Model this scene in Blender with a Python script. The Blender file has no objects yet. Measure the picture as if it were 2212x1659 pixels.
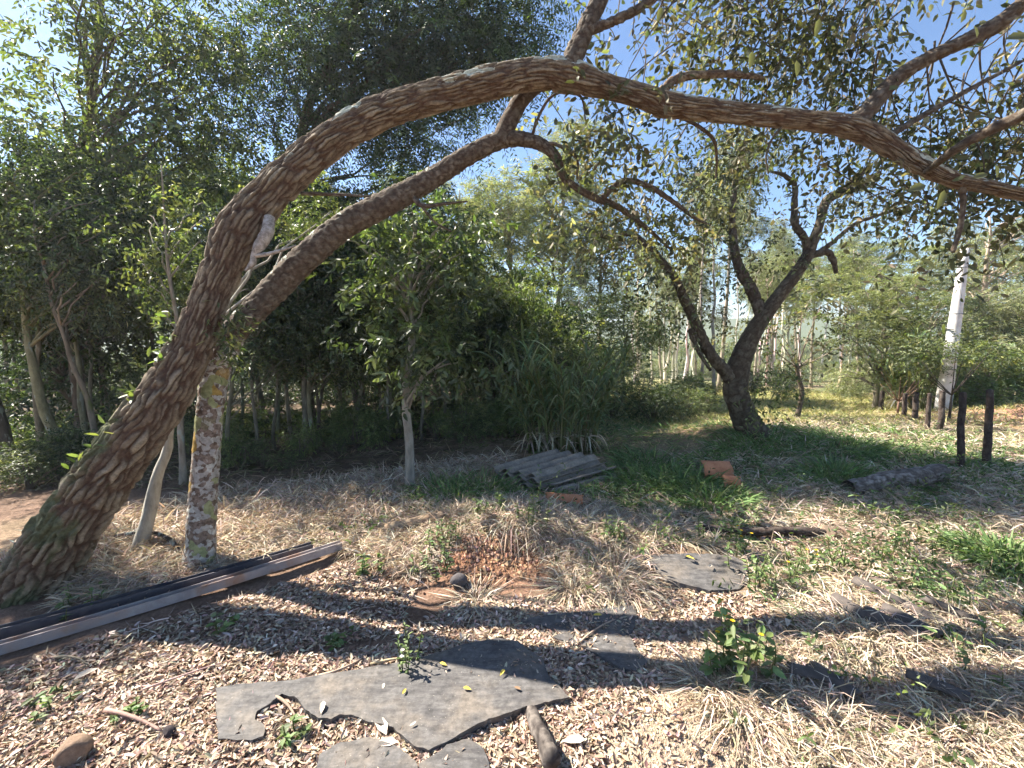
import bpy, math, random
import numpy as np

# ------------------------------------------------------------------ camera, sky, sun, exposure
SC = bpy.context.scene
COL = SC.collection
CX, CY, F = 1106.0, 829.5, 950.0          # photograph measured at 2212 x 1659
PITCH = math.radians(6.5)
CAM = np.array([0.0, 0.0, 1.6])
cam_data = bpy.data.cameras.new('camera')
cam = bpy.data.objects.new('camera', cam_data)
COL.objects.link(cam)
cam.location = CAM
cam.rotation_euler = (math.pi / 2 - PITCH, 0, 0)
cam_data.sensor_width = 36
cam_data.lens = 36 * F / 2212
cam_data.clip_start = 0.02
cam_data.clip_end = 6000
SC.camera = cam

SUN_ROT, SUN_EL = math.radians(-63), math.radians(45)
world = bpy.data.worlds.new('World')
SC.world = world
world.use_nodes = True
wn, wl = world.node_tree.nodes, world.node_tree.links
sky = wn.new('ShaderNodeTexSky')
sky.sky_type = 'NISHITA'
sky.sun_disc = False
sky.sun_elevation = SUN_EL
sky.sun_rotation = SUN_ROT
sky.air_density = 1.0
sky.dust_density = 0.6
sky.ozone_density = 4.0
sky.altitude = 700
wl.new(sky.outputs[0], wn['Background'].inputs[0])
wn['Background'].inputs[1].default_value = 0.068

sun_data = bpy.data.lights.new('sun', 'SUN')
sun_data.energy = 5.0
sun_data.angle = math.radians(0.5)
sun_data.color = (1.0, 0.93, 0.82)
sun = bpy.data.objects.new('sun', sun_data)
COL.objects.link(sun)
sd = np.array([math.sin(SUN_ROT) * math.cos(SUN_EL), math.cos(SUN_ROT) * math.cos(SUN_EL), math.sin(SUN_EL)])
from mathutils import Vector, Matrix
sun.rotation_euler = Vector(sd).to_track_quat('Z', 'Y').to_euler()
sun.location = (-20, 10, 20)

vs = SC.view_settings
vs.view_transform = 'Standard'
vs.look = 'None'
vs.gamma = 1
vs.exposure = 1.9
cy = SC.cycles
cy.max_bounces = 4
cy.diffuse_bounces = 2
cy.glossy_bounces = 1
cy.transmission_bounces = 3
cy.use_adaptive_sampling = True
cy.adaptive_threshold = 0.03
cy.transparent_max_bounces = 4
cy.caustics_reflective = False
cy.caustics_refractive = False
cy.use_denoising = True

HAZE = 0.0011

# ------------------------------------------------------------------ numeric helpers
RNG = np.random.default_rng(7)


def hash2(ix, iy, seed=0):
    h = (ix.astype(np.int64) * 374761393 + iy.astype(np.int64) * 668265263 + seed * 974711) & 0xFFFFFFFF
    h = ((h ^ (h >> 13)) * 1274126177) & 0xFFFFFFFF
    h = h ^ (h >> 16)
    return (h & 0xFFFFFF) / float(0x1000000)


def vnoise(x, y, seed=0):
    x = np.asarray(x, float); y = np.asarray(y, float)
    ix, iy = np.floor(x), np.floor(y)
    fx, fy = x - ix, y - iy
    fx = fx * fx * (3 - 2 * fx); fy = fy * fy * (3 - 2 * fy)
    a = hash2(ix, iy, seed); b = hash2(ix + 1, iy, seed)
    c = hash2(ix, iy + 1, seed); d = hash2(ix + 1, iy + 1, seed)
    return (a * (1 - fx) + b * fx) * (1 - fy) + (c * (1 - fx) + d * fx) * fy


def fbm(x, y, seed=0, oct=3):
    s = 0; a = 0.5; t = 0
    for k in range(oct):
        s = s + a * vnoise(np.asarray(x) * 2 ** k, np.asarray(y) * 2 ** k, seed + k); t += a; a *= .5
    return s / t


def sstep(a, b, x):
    t = np.clip((x - a) / (b - a), 0, 1)
    return t * t * (3 - 2 * t)


def unit(v):
    return v / np.maximum(np.linalg.norm(v, axis=-1, keepdims=True), 1e-9)


def gauss(x, y, cx, cy_, sx, sy=None):
    sy = sy or sx
    return np.exp(-0.5 * (((x - cx) / sx) ** 2 + ((y - cy_) / sy) ** 2))


# ------------------------------------------------------------------ terrain height
def hgt(x, y):
    x = np.asarray(x, float); y = np.asarray(y, float)
    h = -0.07 * np.log1p(np.exp((np.minimum(y, 60) - 6.5) * 1.2)) / 1.2
    h = h - 0.05 * np.clip(-x - 0.4, 0, 9) * sstep(3.2, 7, y)
    near = 1 - sstep(12, 30, np.hypot(x, y))
    h = h + near * (0.10 * (fbm(x * 0.7, y * 0.7, 3) - 0.5) + 0.035 * (fbm(x * 4.1, y * 4.1, 9) - 0.5))
    h = h + 0.20 * gauss(x, y, -0.05, 3.25, 0.55, 0.33)            # dug-up earth heap
    h = h - 0.12 * gauss(x, y, 0.16, 2.92, 0.14, 0.10)             # burrow in it
    h = h + 0.10 * gauss(x, y, 0.95, 3.0, 0.45, 0.28)              # straw hummock
    h = h + 0.07 * gauss(x, y, 0.72, 1.62, 0.26, 0.2)              # sandy heap
    h = h + 0.30 * gauss(x, y, 3.5, 6.4, 0.9, 0.6)                 # dry grass hump
    h = h + 0.40 * gauss(x, y, 11.2, 8.6, 1.8, 0.8)                 # red bank by the posts
    h = h + 0.07 * gauss(x, y, 2.2, 2.2, 0.5, 0.35)
    h = h + 0.13 * (fbm(x * 1.7, y * 1.7, 15) - .5) * sstep(.9, 1.6, x) * near
    h = h + 0.06 * gauss(x, y, -2.4, 3.3, 1.2, 0.4)
    far = sstep(90, 320, np.hypot(x, y))
    h = h + far * (9 + 12 * fbm(x / 110.0, y / 110.0, 21))         # distant hills
    return h


def ray(u, v):
    dx = (np.asarray(u, float) - CX) / F
    dz = -(np.asarray(v, float) - CY) / F
    c, s = math.cos(PITCH), math.sin(PITCH)
    return np.stack([dx, c + dz * s, -s + dz * c], -1)


def AT(u, v, Y):
    d = ray(u, v)
    return CAM + d * (np.asarray(Y, float) / d[..., 1])[..., None]


def G(u, v):
    """ground point seen at measured photo position"""
    d = ray(float(u), float(v))
    ts = 0.3 * 1.01 ** np.arange(720)
    Q = CAM + ts[:, None] * d
    below = np.nonzero(Q[:, 2] <= hgt(Q[:, 0], Q[:, 1]))[0]
    t = ts[-1]
    if len(below):
        k = below[0]
        ts = np.linspace(ts[max(k - 1, 0)], ts[k], 60)
        Q = CAM + ts[:, None] * d
        below = np.nonzero(Q[:, 2] <= hgt(Q[:, 0], Q[:, 1]))[0]
        t = ts[below[0]] if len(below) else ts[-1]
    p = CAM + d * t
    p[2] = float(hgt(p[0], p[1]))
    return p


def GW(x, y, dz=0.0):
    return np.array([x, y, float(hgt(x, y)) + dz])


def cdepth(p):
    return p[..., 1] * math.cos(PITCH) + (CAM[2] - p[..., 2]) * math.sin(PITCH)


# ------------------------------------------------------------------ mesh building
class Acc:
    def __init__(s): s.v, s.q, s.c, s.n = [], [], [], 0
    def add(s, v, q, c):
        v = np.asarray(v, np.float32).reshape(-1, 3); q = np.asarray(q, np.int32).reshape(-1, 4)
        c = np.asarray(c, np.float32)
        if c.ndim == 1: c = np.broadcast_to(c, (len(v), 3))
        s.v.append(v); s.q.append(q + s.n); s.c.append(c); s.n += len(v)
    def mesh(s, name, mat, smooth=True):
        v = np.concatenate(s.v); q = np.concatenate(s.q); c = np.concatenate(s.c)
        return mesh_np(name, v, q, c, mat, smooth)
    def obj(s, name, mat, parent=None, smooth=True, origin=None):
        return link(name, s.mesh(name, mat, smooth), parent, origin)


def mesh_np(name, v, q, c, mat, smooth=True, extra=None):
    me = bpy.data.meshes.new(name)
    tri = q[:, 3] < 0
    if tri.any():
        quads, tris = q[~tri], q[tri][:, :3]
        loops = np.concatenate([quads.ravel(), tris.ravel()])
        starts = np.concatenate([np.arange(len(quads)) * 4, len(quads) * 4 + np.arange(len(tris)) * 3])
        nf = len(quads) + len(tris)
    else:
        loops = q.ravel(); starts = np.arange(len(q)) * 4; nf = len(q)
    me.vertices.add(len(v)); me.vertices.foreach_set('co', np.ascontiguousarray(v, np.float32).ravel())
    me.loops.add(len(loops)); me.loops.foreach_set('vertex_index', loops.astype(np.int32))
    me.polygons.add(nf); me.polygons.foreach_set('loop_start', starts.astype(np.int32))
    me.polygons.foreach_set('use_smooth', np.full(nf, smooth, bool))
    me.update(calc_edges=True)
    if c is not None:
        at = me.attributes.new('col', 'FLOAT_COLOR', 'POINT')
        cc = np.ones((len(v), 4), np.float32); cc[:, :3] = c
        at.data.foreach_set('color', cc.ravel())
    for k, a in (extra or {}).items():
        at = me.attributes.new(k, 'FLOAT', 'POINT'); at.data.foreach_set('value', np.asarray(a, np.float32))
    me.materials.append(mat)
    return me


def link(name, me, parent=None, origin=None):
    o = bpy.data.objects.new(name, me)
    COL.objects.link(o)
    if parent is not None:
        o.parent = parent
        # meshes are built in world space; children sit relative to the thing's base
        if origin is None:
            o.matrix_parent_inverse = Matrix.Translation(-Vector(parent.location)) if parent.type == 'EMPTY' else Matrix()
    return o


def tag(o, label, cat, group=None, kind=None):
    o['label'] = label
    if cat: o['category'] = cat
    if group: o['group'] = group
    if kind: o['kind'] = kind
    return o


def thing(name, label, cat, loc, group=None):
    o = bpy.data.objects.new(name, None)
    o.empty_display_size = 0.1
    COL.objects.link(o)
    o.location = [float(a) for a in loc]
    return tag(o, label, cat, group)


def catmull(P, n):
    P = np.asarray(P, float)
    Q = np.vstack([2 * P[0] - P[1], P, 2 * P[-1] - P[-2]])
    t = np.linspace(0, len(P) - 1, n)
    i = np.minimum(t.astype(int), len(P) - 2)
    f = (t - i)[:, None]
    a, b, c, d = Q[i], Q[i + 1], Q[i + 2], Q[i + 3]
    return 0.5 * ((2 * b) + (-a + c) * f + (2 * a - 5 * b + 4 * c - d) * f ** 2 + (-a + 3 * b - 3 * c + d) * f ** 3)


def frames(C):
    T = unit(np.gradient(C, axis=0))
    ref = np.array([0.13, 0.21, 1.0]) if abs(T[0][2]) < .8 else np.array([1.0, .2, .1])
    N = np.zeros_like(T)
    n = unit(np.cross(np.cross(T[0], ref), T[0]))
    for i in range(len(T)):
        n = unit(n - T[i] * np.dot(n, T[i])); N[i] = n
    return T, N, np.cross(T, N)


def tube(C, R, ns=8, wob=0.0, rng=RNG):
    """tube surface, capped by a last pinched ring"""
    C = np.asarray(C, float); R = np.asarray(R, float)
    T, N, B = frames(C)
    th = np.linspace(0, 2 * math.pi, ns, endpoint=False)
    rr = R[:, None] * (1 + wob * rng.normal(size=(len(C), ns)))
    v = C[:, None, :] + rr[..., None] * (np.cos(th)[None, :, None] * N[:, None, :] + np.sin(th)[None, :, None] * B[:, None, :])
    m = len(C)
    i = np.arange(m - 1)[:, None]; j = np.arange(ns)[None, :]
    q = np.stack([i * ns + j, i * ns + (j + 1) % ns, (i + 1) * ns + (j + 1) % ns, (i + 1) * ns + j], -1).reshape(-1, 4)
    v = v.reshape(-1, 3)
    # end caps as pinched fans
    v = np.vstack([v, C[0], C[-1]])
    k = np.arange(ns)
    cap0 = np.stack([np.full(ns, len(v) - 2), (k + 1) % ns, k, np.full(ns, -10 ** 7)], -1)
    cap1 = np.stack([np.full(ns, len(v) - 1), (m - 1) * ns + k, (m - 1) * ns + (k + 1) % ns, np.full(ns, -10 ** 7)], -1)
    return v, np.vstack([q, cap0, cap1])


def leaves(acc, pos, d, nrm, L, W, col, fold=0.3, curl=0.25):
    pos = np.asarray(pos, float); n = len(pos)
    d = unit(d)
    side = unit(np.cross(d, nrm)); nn = np.cross(side, d)
    L = np.broadcast_to(np.asarray(L, float), (n,))[:, None]; W = np.broadcast_to(np.asarray(W, float), (n,))[:, None]
    f = np.broadcast_to(np.asarray(fold, float), (n,))[:, None]; cu = np.broadcast_to(np.asarray(curl, float), (n,))[:, None]
    m1 = pos + d * L * .3 - nn * cu * L * .05
    m2 = pos + d * L * .68 - nn * cu * L * .28
    tip = pos + d * L - nn * cu * L * .6
    up = nn * f * W
    V = np.stack([pos, m1 + side * W * .46 + up * .45, m2 + side * W * .40 + up * .4, tip, m2 - side * W * .40 + up * .4, m1 - side * W * .46 + up * .45], 1)
    b = np.arange(n)[:, None] * 6
    q = np.concatenate([b + np.array([[0, 1, 2, 3]]), b + np.array([[0, 3, 4, 5]])], 0)
    acc.add(V.reshape(-1, 3), q, np.repeat(np.broadcast_to(col, (n, 3)), 6, 0))


def blades(acc, P, d0, L, W, bend, col, clamp=True, tips=None):
    P = np.asarray(P, float); n = len(P)
    L = np.broadcast_to(np.asarray(L, float), (n,))[:, None]; W = np.broadcast_to(np.asarray(W, float), (n,))[:, None]
    bend = np.broadcast_to(np.asarray(bend, float), (n,))[:, None]
    d0 = unit(d0)
    rnd = RNG.normal(size=(n, 3))
    side = unit(np.cross(d0, rnd))
    V = []
    for t, w in ((0, .8), (.33, 1.0), (.68, .7), (1, .06)):
        c = P + d0 * L * t + np.array([0, 0, -1.0]) * bend * L * t * t
        if clamp:
            c[:, 2] = np.maximum(c[:, 2], hgt(c[:, 0], c[:, 1]) + 0.004 + 0.012 * t)
        V += [c + side * W * w * .5, c - side * W * w * .5]
    V = np.stack(V, 1)
    b = np.arange(n)[:, None] * 8
    q = np.concatenate([b + np.array([[k * 2, k * 2 + 1, k * 2 + 3, k * 2 + 2]]) for k in range(3)], 0)
    col = np.broadcast_to(col, (n, 3))
    acc.add(V.reshape(-1, 3), q, np.repeat(col, 8, 0))


def inpoly(x, y, poly):
    poly = np.asarray(poly); r = np.zeros(len(x), bool)
    j = len(poly) - 1
    for i in range(len(poly)):
        xi, yi = poly[i][:2]; xj, yj = poly[j][:2]
        c = ((yi > y) != (yj > y)) & (x < (xj - xi) * (y - yi) / (yj - yi + 1e-12) + xi)
        r ^= c; j = i
    return r


def scatter(polypx, n, clump=0.0, seed=1, world=False):
    poly = np.array(polypx if world else [G(u, v)[:2] for u, v in polypx])
    lo, hi = poly.min(0), poly.max(0)
    out = []; tot = 0
    while tot < n:
        p = lo + (hi - lo) * RNG.random((n * 2 + 64, 2))
        p = p[inpoly(p[:, 0], p[:, 1], poly)]
        if clump > 0:
            w = fbm(p[:, 0] * 2.3, p[:, 1] * 2.3, seed, 3)
            p = p[RNG.random(len(p)) < np.clip((w - .5) * 4 * clump + (1 - clump * .5), 0.02, 1)]
        out.append(p); tot += len(p)
    p = np.concatenate(out)[:n]
    return np.column_stack([p, hgt(p[:, 0], p[:, 1])])


def hsvar(base, n, var=0.2, hue=0.08):
    b = np.asarray(base, float)
    k = np.exp(RNG.normal(size=(n, 1)) * var)
    return np.clip(b * k * (1 + hue * RNG.normal(size=(n, 3))), 0.003, 0.9)


def pick(palette, n, var=.2, hue=.06, w=None):
    pal = np.asarray(palette, float)
    i = RNG.choice(len(pal), n, p=w)
    k = np.exp(RNG.normal(size=(n, 1)) * var)
    return np.clip(pal[i] * k * (1 + hue * RNG.normal(size=(n, 3))), .003, .9)


# ------------------------------------------------------------------ materials
def base_mat(name):
    m = bpy.data.materials.new(name); m.use_nodes = True
    nt = m.node_tree
    return m, nt, nt.nodes, nt.links, nt.nodes['Principled BSDF']


def noise_node(nt, scale, detail=4, rough=.6, vec=None, dist=0.0):
    n = nt.nodes.new('ShaderNodeTexNoise')
    n.inputs['Scale'].default_value = scale; n.inputs['Detail'].default_value = detail
    n.inputs['Roughness'].default_value = rough; n.inputs['Distortion'].default_value = dist
    if vec is not None: nt.links.new(vec, n.inputs['Vector'])
    return n


def vary(nt, colsock, fac, lo, hi):
    """colour x (lo..hi) by a noise factor"""
    mr = nt.nodes.new('ShaderNodeMapRange')
    mr.inputs['From Min'].default_value = .3; mr.inputs['From Max'].default_value = .7
    mr.inputs['To Min'].default_value = lo; mr.inputs['To Max'].default_value = hi
    nt.links.new(fac, mr.inputs['Value'])
    mx = nt.nodes.new('ShaderNodeVectorMath'); mx.operation = 'SCALE'
    nt.links.new(colsock, mx.inputs[0]); nt.links.new(mr.outputs[0], mx.inputs['Scale'])
    return mx.outputs[0]


def mixc(nt, fac, a, b):
    mx = nt.nodes.new('ShaderNodeMix'); mx.data_type = 'RGBA'
    nt.links.new(fac, mx.inputs[0])
    for s, val in ((6, a), (7, b)):
        if isinstance(val, tuple): mx.inputs[s].default_value = (*val, 1)
        else: nt.links.new(val, mx.inputs[s])
    return mx.outputs[2]


def ramp(nt, fac, a, b):
    mr = nt.nodes.new('ShaderNodeMapRange'); mr.interpolation_type = 'SMOOTHSTEP'
    mr.inputs['From Min'].default_value = a; mr.inputs['From Max'].default_value = b
    nt.links.new(fac, mr.inputs['Value'])
    return mr.outputs[0]


def bump(nt, bsdf, h, strength, dist):
    b = nt.nodes.new('ShaderNodeBump'); b.inputs['Strength'].default_value = strength; b.inputs['Distance'].default_value = dist
    nt.links.new(h, b.inputs['Height']); nt.links.new(b.outputs[0], bsdf.inputs['Normal'])
    return b


def leaf_mat(name, rough=.42, trans=.28, spec=.5, tint=(1.25, 1.35, .55)):
    m, nt, N, Lk, p = base_mat(name)
    a = N.new('ShaderNodeAttribute'); a.attribute_name = 'col'
    Lk.new(a.outputs['Color'], p.inputs['Base Color'])
    p.inputs['Roughness'].default_value = rough
    p.inputs['Specular IOR Level'].default_value = spec
    t = N.new('ShaderNodeBsdfTranslucent')
    tc = N.new('ShaderNodeVectorMath'); tc.operation = 'MULTIPLY'
    Lk.new(a.outputs['Color'], tc.inputs[0]); tc.inputs[1].default_value = tint
    Lk.new(tc.outputs[0], t.inputs['Color'])
    mx = N.new('ShaderNodeMixShader'); mx.inputs[0].default_value = trans
    Lk.new(p.outputs[0], mx.inputs[1]); Lk.new(t.outputs[0], mx.inputs[2])
    Lk.new(mx.outputs[0], N['Material Output'].inputs[0])
    return m


def attr_mat(name, rough=.8, scale=20, amt=.35, bstr=.4, bdist=.01, spec=.3, stretch=None, extra=None):
    m, nt, N, Lk, p = base_mat(name)
    a = N.new('ShaderNodeAttribute'); a.attribute_name = 'col'
    g = N.new('ShaderNodeTexCoord'); vec = g.outputs['Object']
    if stretch:
        mp = N.new('ShaderNodeMapping'); mp.inputs['Scale'].default_value = stretch
        Lk.new(vec, mp.inputs[0]); vec = mp.outputs[0]
    n1 = noise_node(nt, scale, 6, .65, vec)
    c = vary(nt, a.outputs['Color'], n1.outputs[0], 1 - amt, 1 + amt)
    if extra: c = extra(nt, c, vec)
    Lk.new(c, p.inputs['Base Color'])
    p.inputs['Roughness'].default_value = rough; p.inputs['Specular IOR Level'].default_value = spec
    n2 = noise_node(nt, scale * 2.3, 5, .7, vec)
    bump(nt, p, n2.outputs[0], bstr, bdist)
    return m


def lichen(nt, c, vec):
    n = noise_node(nt, 9, 4, .6, vec)
    c = mixc(nt, ramp(nt, n.outputs[0], .58, .66), c, (.32, .34, .28))
    n2 = noise_node(nt, 5.3, 3, .6, vec)
    return mixc(nt, ramp(nt, n2.outputs[0], .62, .72), c, (.13, .15, .05))


M_LEAF = leaf_mat('leaf_glossy', .45, .42, .55)
M_LEAFM = leaf_mat('leaf_matt', .55, .38, .35)
M_GRASS = leaf_mat('grass_blade', .6, .25, .3)
M_STRAW = leaf_mat('dry_straw', .7, .18, .25, (1.1, 1.0, .8))
M_LITTER = leaf_mat('dry_leaf', .65, .10, .3, (1.1, .9, .7))
M_BARK = attr_mat('bark', .85, 18, .4, .8, .012, .2, (1, 1, .35), lichen)
M_BARKP = attr_mat('bark_plain', .8, 14, .3, .5, .008, .25, (1, 1, .3))
M_CLOD = attr_mat('soil_clod', .95, 60, .3, .6, .004, .1)
M_WOOD = attr_mat('weathered_wood', .85, 14, .45, .9, .006, .2, (1, 1, 1))


def ground_mat():
    m, nt, N, Lk, p = base_mat('soil')
    a = N.new('ShaderNodeAttribute'); a.attribute_name = 'col'
    g = N.new('ShaderNodeTexCoord'); vec = g.outputs['Object']
    n1 = noise_node(nt, 3.0, 8, .7, vec); n2 = noise_node(nt, 45, 5, .7, vec)
    c = vary(nt, a.outputs['Color'], n1.outputs[0], .6, 1.4)
    c = vary(nt, c, n2.outputs[0], .55, 1.45)
    Lk.new(c, p.inputs['Base Color'])
    p.inputs['Roughness'].default_value = .95; p.inputs['Specular IOR Level'].default_value = .15
    n3 = noise_node(nt, 60, 8, .75, vec)
    bump(nt, p, n3.outputs[0], .9, .02)
    return m


M_SOIL = ground_mat()

# hero bark: colour by plate / furrow attributes, moss and lichen
def hero_bark(name, plate_a, plate_b, inner, moss=.5):
    m, nt, N, Lk, p = base_mat(name)
    A = {}
    for k in ('furrow', 'plate', 'moss', 'lich'):
        a = N.new('ShaderNodeAttribute'); a.attribute_name = k; A[k] = a.outputs['Fac']
    g = N.new('ShaderNodeTexCoord'); vec = g.outputs['Object']
    n1 = noise_node(nt, 40, 6, .7, vec)
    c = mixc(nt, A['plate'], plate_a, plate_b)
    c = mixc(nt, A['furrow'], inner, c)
    nm = noise_node(nt, 14, 5, .65, vec)
    def masked(sock, noise, lo, hi):
        mu = N.new('ShaderNodeMath'); mu.operation = 'MULTIPLY_ADD'
        Lk.new(noise, mu.inputs[0]); mu.inputs[1].default_value = 1.0; Lk.new(sock, mu.inputs[2])
        return ramp(nt, mu.outputs[0], lo, hi)
    c = mixc(nt, masked(A['moss'], nm.outputs[0], 1.0, 1.35), c, (.105, .11, .06))
    nl = noise_node(nt, 22, 5, .7, vec)
    c = mixc(nt, masked(A['lich'], nl.outputs[0], 1.12, 1.2), c, (.42, .45, .38))
    c = vary(nt, c, n1.outputs[0], .55, 1.45)
    Lk.new(c, p.inputs['Base Color'])
    p.inputs['Roughness'].default_value = .9; p.inputs['Specular IOR Level'].default_value = .15
    n2 = noise_node(nt, 90, 6, .7, vec)
    bump(nt, p, n2.outputs[0], .7, .006)
    return m


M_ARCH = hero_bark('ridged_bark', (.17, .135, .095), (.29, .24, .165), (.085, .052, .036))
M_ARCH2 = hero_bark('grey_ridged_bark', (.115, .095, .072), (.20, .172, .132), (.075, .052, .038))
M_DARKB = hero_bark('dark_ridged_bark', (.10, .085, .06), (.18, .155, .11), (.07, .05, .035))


def hero_tube(pts, k_around, amp, cell_len, mat, name, parent, moss=0.0, lich=0.0, res=0.011, seed=0, ns=None, mossfall=0):
    """pts: (u, v, Y, width in measured px).  Bark plates are displaced geometry."""
    pts = np.array(pts, float)
    P = AT(pts[:, 0], pts[:, 1], pts[:, 2])
    R = pts[:, 3] / 2 / F * cdepth(P)
    return hero_tube_w(P, R, k_around, amp, cell_len, mat, name, parent, moss, lich, res, seed, ns, mossfall)


def hero_tube_w(P, R, k_around, amp, cell_len, mat, name, parent, moss=0.0, lich=0.0, res=0.011, seed=0, ns=None, mossfall=0):
    length = np.linalg.norm(np.diff(P, axis=0), axis=1).sum()
    n = max(int(length / res), 8)
    CR = catmull(np.column_stack([P, R]), n)
    C, R = CR[:, :3], np.maximum(CR[:, 3], .003)
    T, Nn, B = frames(C)
    ns = ns or max(16, int(2 * math.pi * R.max() / res))
    th = np.linspace(0, 2 * math.pi, ns, endpoint=False)
    s = np.concatenate([[0], np.cumsum(np.linalg.norm(np.diff(C, axis=0), axis=1))])
    K = k_around
    # warped cell coordinates, periodic round the stem
    S, TH = np.meshgrid(s / cell_len, th / (2 * math.pi) * K, indexing='ij')
    wx = 1.5 * (fbm(S * .9 + 31, np.sin(TH / K * 6.283) * 2.2 + 7, seed + 3) - .5) + 1.3 * (fbm(S * 1.9, np.cos(TH / K * 6.283) * 2.2, seed + 5) - .5)
    X = TH + wx; Y = S + .7 * (fbm(S * 1.7, np.cos(TH / K * 6.283) * 3, seed + 9) - .5)
    ix, iy = np.floor(X), np.floor(Y)
    f1 = np.full(X.shape, 9.0); f2 = f1.copy(); cid = np.zeros(X.shape); gx = np.zeros(X.shape)
    for dx in (-1, 0, 1):
        for dy in (-1, 0, 1):
            cx_ = ix + dx; cy_ = iy + dy
            wrap = np.mod(cx_, K)
            jx = cx_ + .15 + .7 * hash2(wrap, cy_, seed); jy = cy_ + .1 + .8 * hash2(wrap, cy_, seed + 17)
            d = np.hypot(X - jx, (Y - jy))
            rid = hash2(wrap, cy_, seed + 29)
            upd = d < f1
            f2 = np.where(upd, f1, np.minimum(f2, d)); cid = np.where(upd, rid, cid); gx = np.where(upd, (Y - jy) * .6 + (X - jx) * (rid - .5) * 1.6, gx); f1 = np.where(upd, d, f1)
    furrow = sstep(.0, .5, f2 - f1 + .35 * (fbm(S * 7, TH * 2.5, seed + 91) - .5)) * (.55 + .45 * sstep(.3, .6, fbm(S * 1.3, TH * .9, seed + 81)))
    big = fbm(S * .35, np.cos(TH / K * 6.283) * 1.5 + 3, seed + 41) + fbm(S * .35, np.sin(TH / K * 6.283) * 1.5 + 9, seed + 43) - 1
    fine = fbm(S * 6, TH * 3, seed + 51) - .5
    ampv = amp * np.clip(R / R.max(), .35, 1)[:, None]
    disp = ampv * (furrow * (.7 + .6 * cid + .35 * gx) - .6) + .10 * R[:, None] * big + .25 * ampv * fine
    rr = R[:, None] + disp
    nrm = np.cos(th)[None, :, None] * Nn[:, None, :] + np.sin(th)[None, :, None] * B[:, None, :]
    V = C[:, None, :] + rr[..., None] * nrm
    upn = nrm[..., 2]
    sunny = nrm @ sd
    patch = fbm(S * .8, np.cos(TH / K * 6.283) * 2 + np.sin(TH / K * 6.283) * 1.3 + 5, seed + 61)
    mo = np.clip(moss * (upn * .5 + .55) * (patch * 1.6), 0, 1.0)
    if mossfall:
        mo = np.clip(mo * (.45 + 1.5 * (1 - sstep(.6, mossfall, s)))[:, None], 0, 1.0)
    li = np.clip(lich * np.clip(upn * .7 + .35, 0, 1) * sstep(.45, .7, fbm(S * 1.1, TH * .6, seed + 71)), 0, 1)
    if mossfall: li = li * (.25 + .75 * sstep(3.0, 4.2, s))[:, None]
    m = len(C)
    i = np.arange(m - 1)[:, None]; j = np.arange(ns)[None, :]
    q = np.stack([i * ns + j, i * ns + (j + 1) % ns, (i + 1) * ns + (j + 1) % ns, (i + 1) * ns + j], -1).reshape(-1, 4)
    v = np.vstack([V.reshape(-1, 3), C[-1] + T[-1] * R[-1] * .4, C[0]])
    kk = np.arange(ns)
    cap = np.stack([np.full(ns, m * ns), (m - 1) * ns + kk, (m - 1) * ns + (kk + 1) % ns, np.full(ns, -1)], -1)
    q = np.vstack([q, cap])
    ex = {}
    for nm, arr in (('furrow', furrow), ('plate', cid), ('moss', mo), ('lich', li)):
        ex[nm] = np.concatenate([arr.ravel(), [0, 0]])
    me = mesh_np(name, v, q, None, mat, True, ex)
    return link(name, me, parent)


def bez(a, b, c, n):
    t = np.linspace(0, 1, n)[:, None]
    return (1 - t) ** 2 * a + 2 * t * (1 - t) * b + t * t * c


# ------------------------------------------------------------------ foliage
def sprig_leaves(acc, c, d, slen, nl, L, W, pal, droop=.3, pinnate=False, var=.25, clumpk=None, fold=.3, curl=.25, stemacc=None, stemcol=(.10, .08, .05)):
    """c, d (N,3): sprig bases and directions; each carries nl leaves along a drooping stalk"""
    n = len(c)
    d = unit(d)
    slen = slen * (0.7 + .6 * RNG.random((n, 1)))
    t = (np.arange(nl) + .5) / nl
    pos = c[:, None, :] + d[:, None, :] * slen[..., None] * t[None, :, None] + np.array([0, 0, -1.0]) * (droop * slen[..., None] * (t ** 2)[None, :, None])
    tang = unit(d[:, None, :] + np.array([0, 0, -1.0]) * (2 * droop * t)[None, :, None])
    up = np.array([0, 0, 1.0]) + RNG.normal(size=(n, 1, 3)) * (.35 if pinnate else .6)
    side = unit(np.cross(tang, up))
    sgn = np.where(np.arange(nl) % 2 == 0, 1., -1.)[None, :, None]
    j = .15 if pinnate else .45
    ld = unit(tang * (.45 if pinnate else .6) + side * sgn * .9 + RNG.normal(size=(n, nl, 3)) * j + np.array([0, 0, -.25]))
    nr = unit(np.cross(side, tang) + RNG.normal(size=(n, nl, 3)) * (.25 if pinnate else .55))
    tot = n * nl
    col = pick(pal, n, var, .05)
    if clumpk is not None: col = col * clumpk
    col = np.repeat(col, nl, 0) * np.exp(RNG.normal(size=(tot, 1)) * .18)
    leaves(acc, pos.reshape(-1, 3), ld.reshape(-1, 3), nr.reshape(-1, 3), L * (.7 + .6 * RNG.random(tot)), W * (.75 + .5 * RNG.random(tot)), col, fold, curl)
    if stemacc is not None:
        ends = pos[:, -1, :]
        blades(stemacc, c, ends - c + np.array([0, 0, 1.0]) * (droop * slen), slen[:, 0], .004, droop, np.asarray(stemcol), clamp=False)


def clumps_in(centre, rad, ncl, hollow=.55, flat=0):
    p = RNG.normal(size=(ncl * 3, 3)); p = unit(p)
    r = (hollow + (1 - hollow) * RNG.random((ncl * 3, 1))) ** .8
    p = p * r
    p = p[p[:, 2] > -.75][:ncl]
    return np.asarray(centre) + p * np.asarray(rad)


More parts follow.
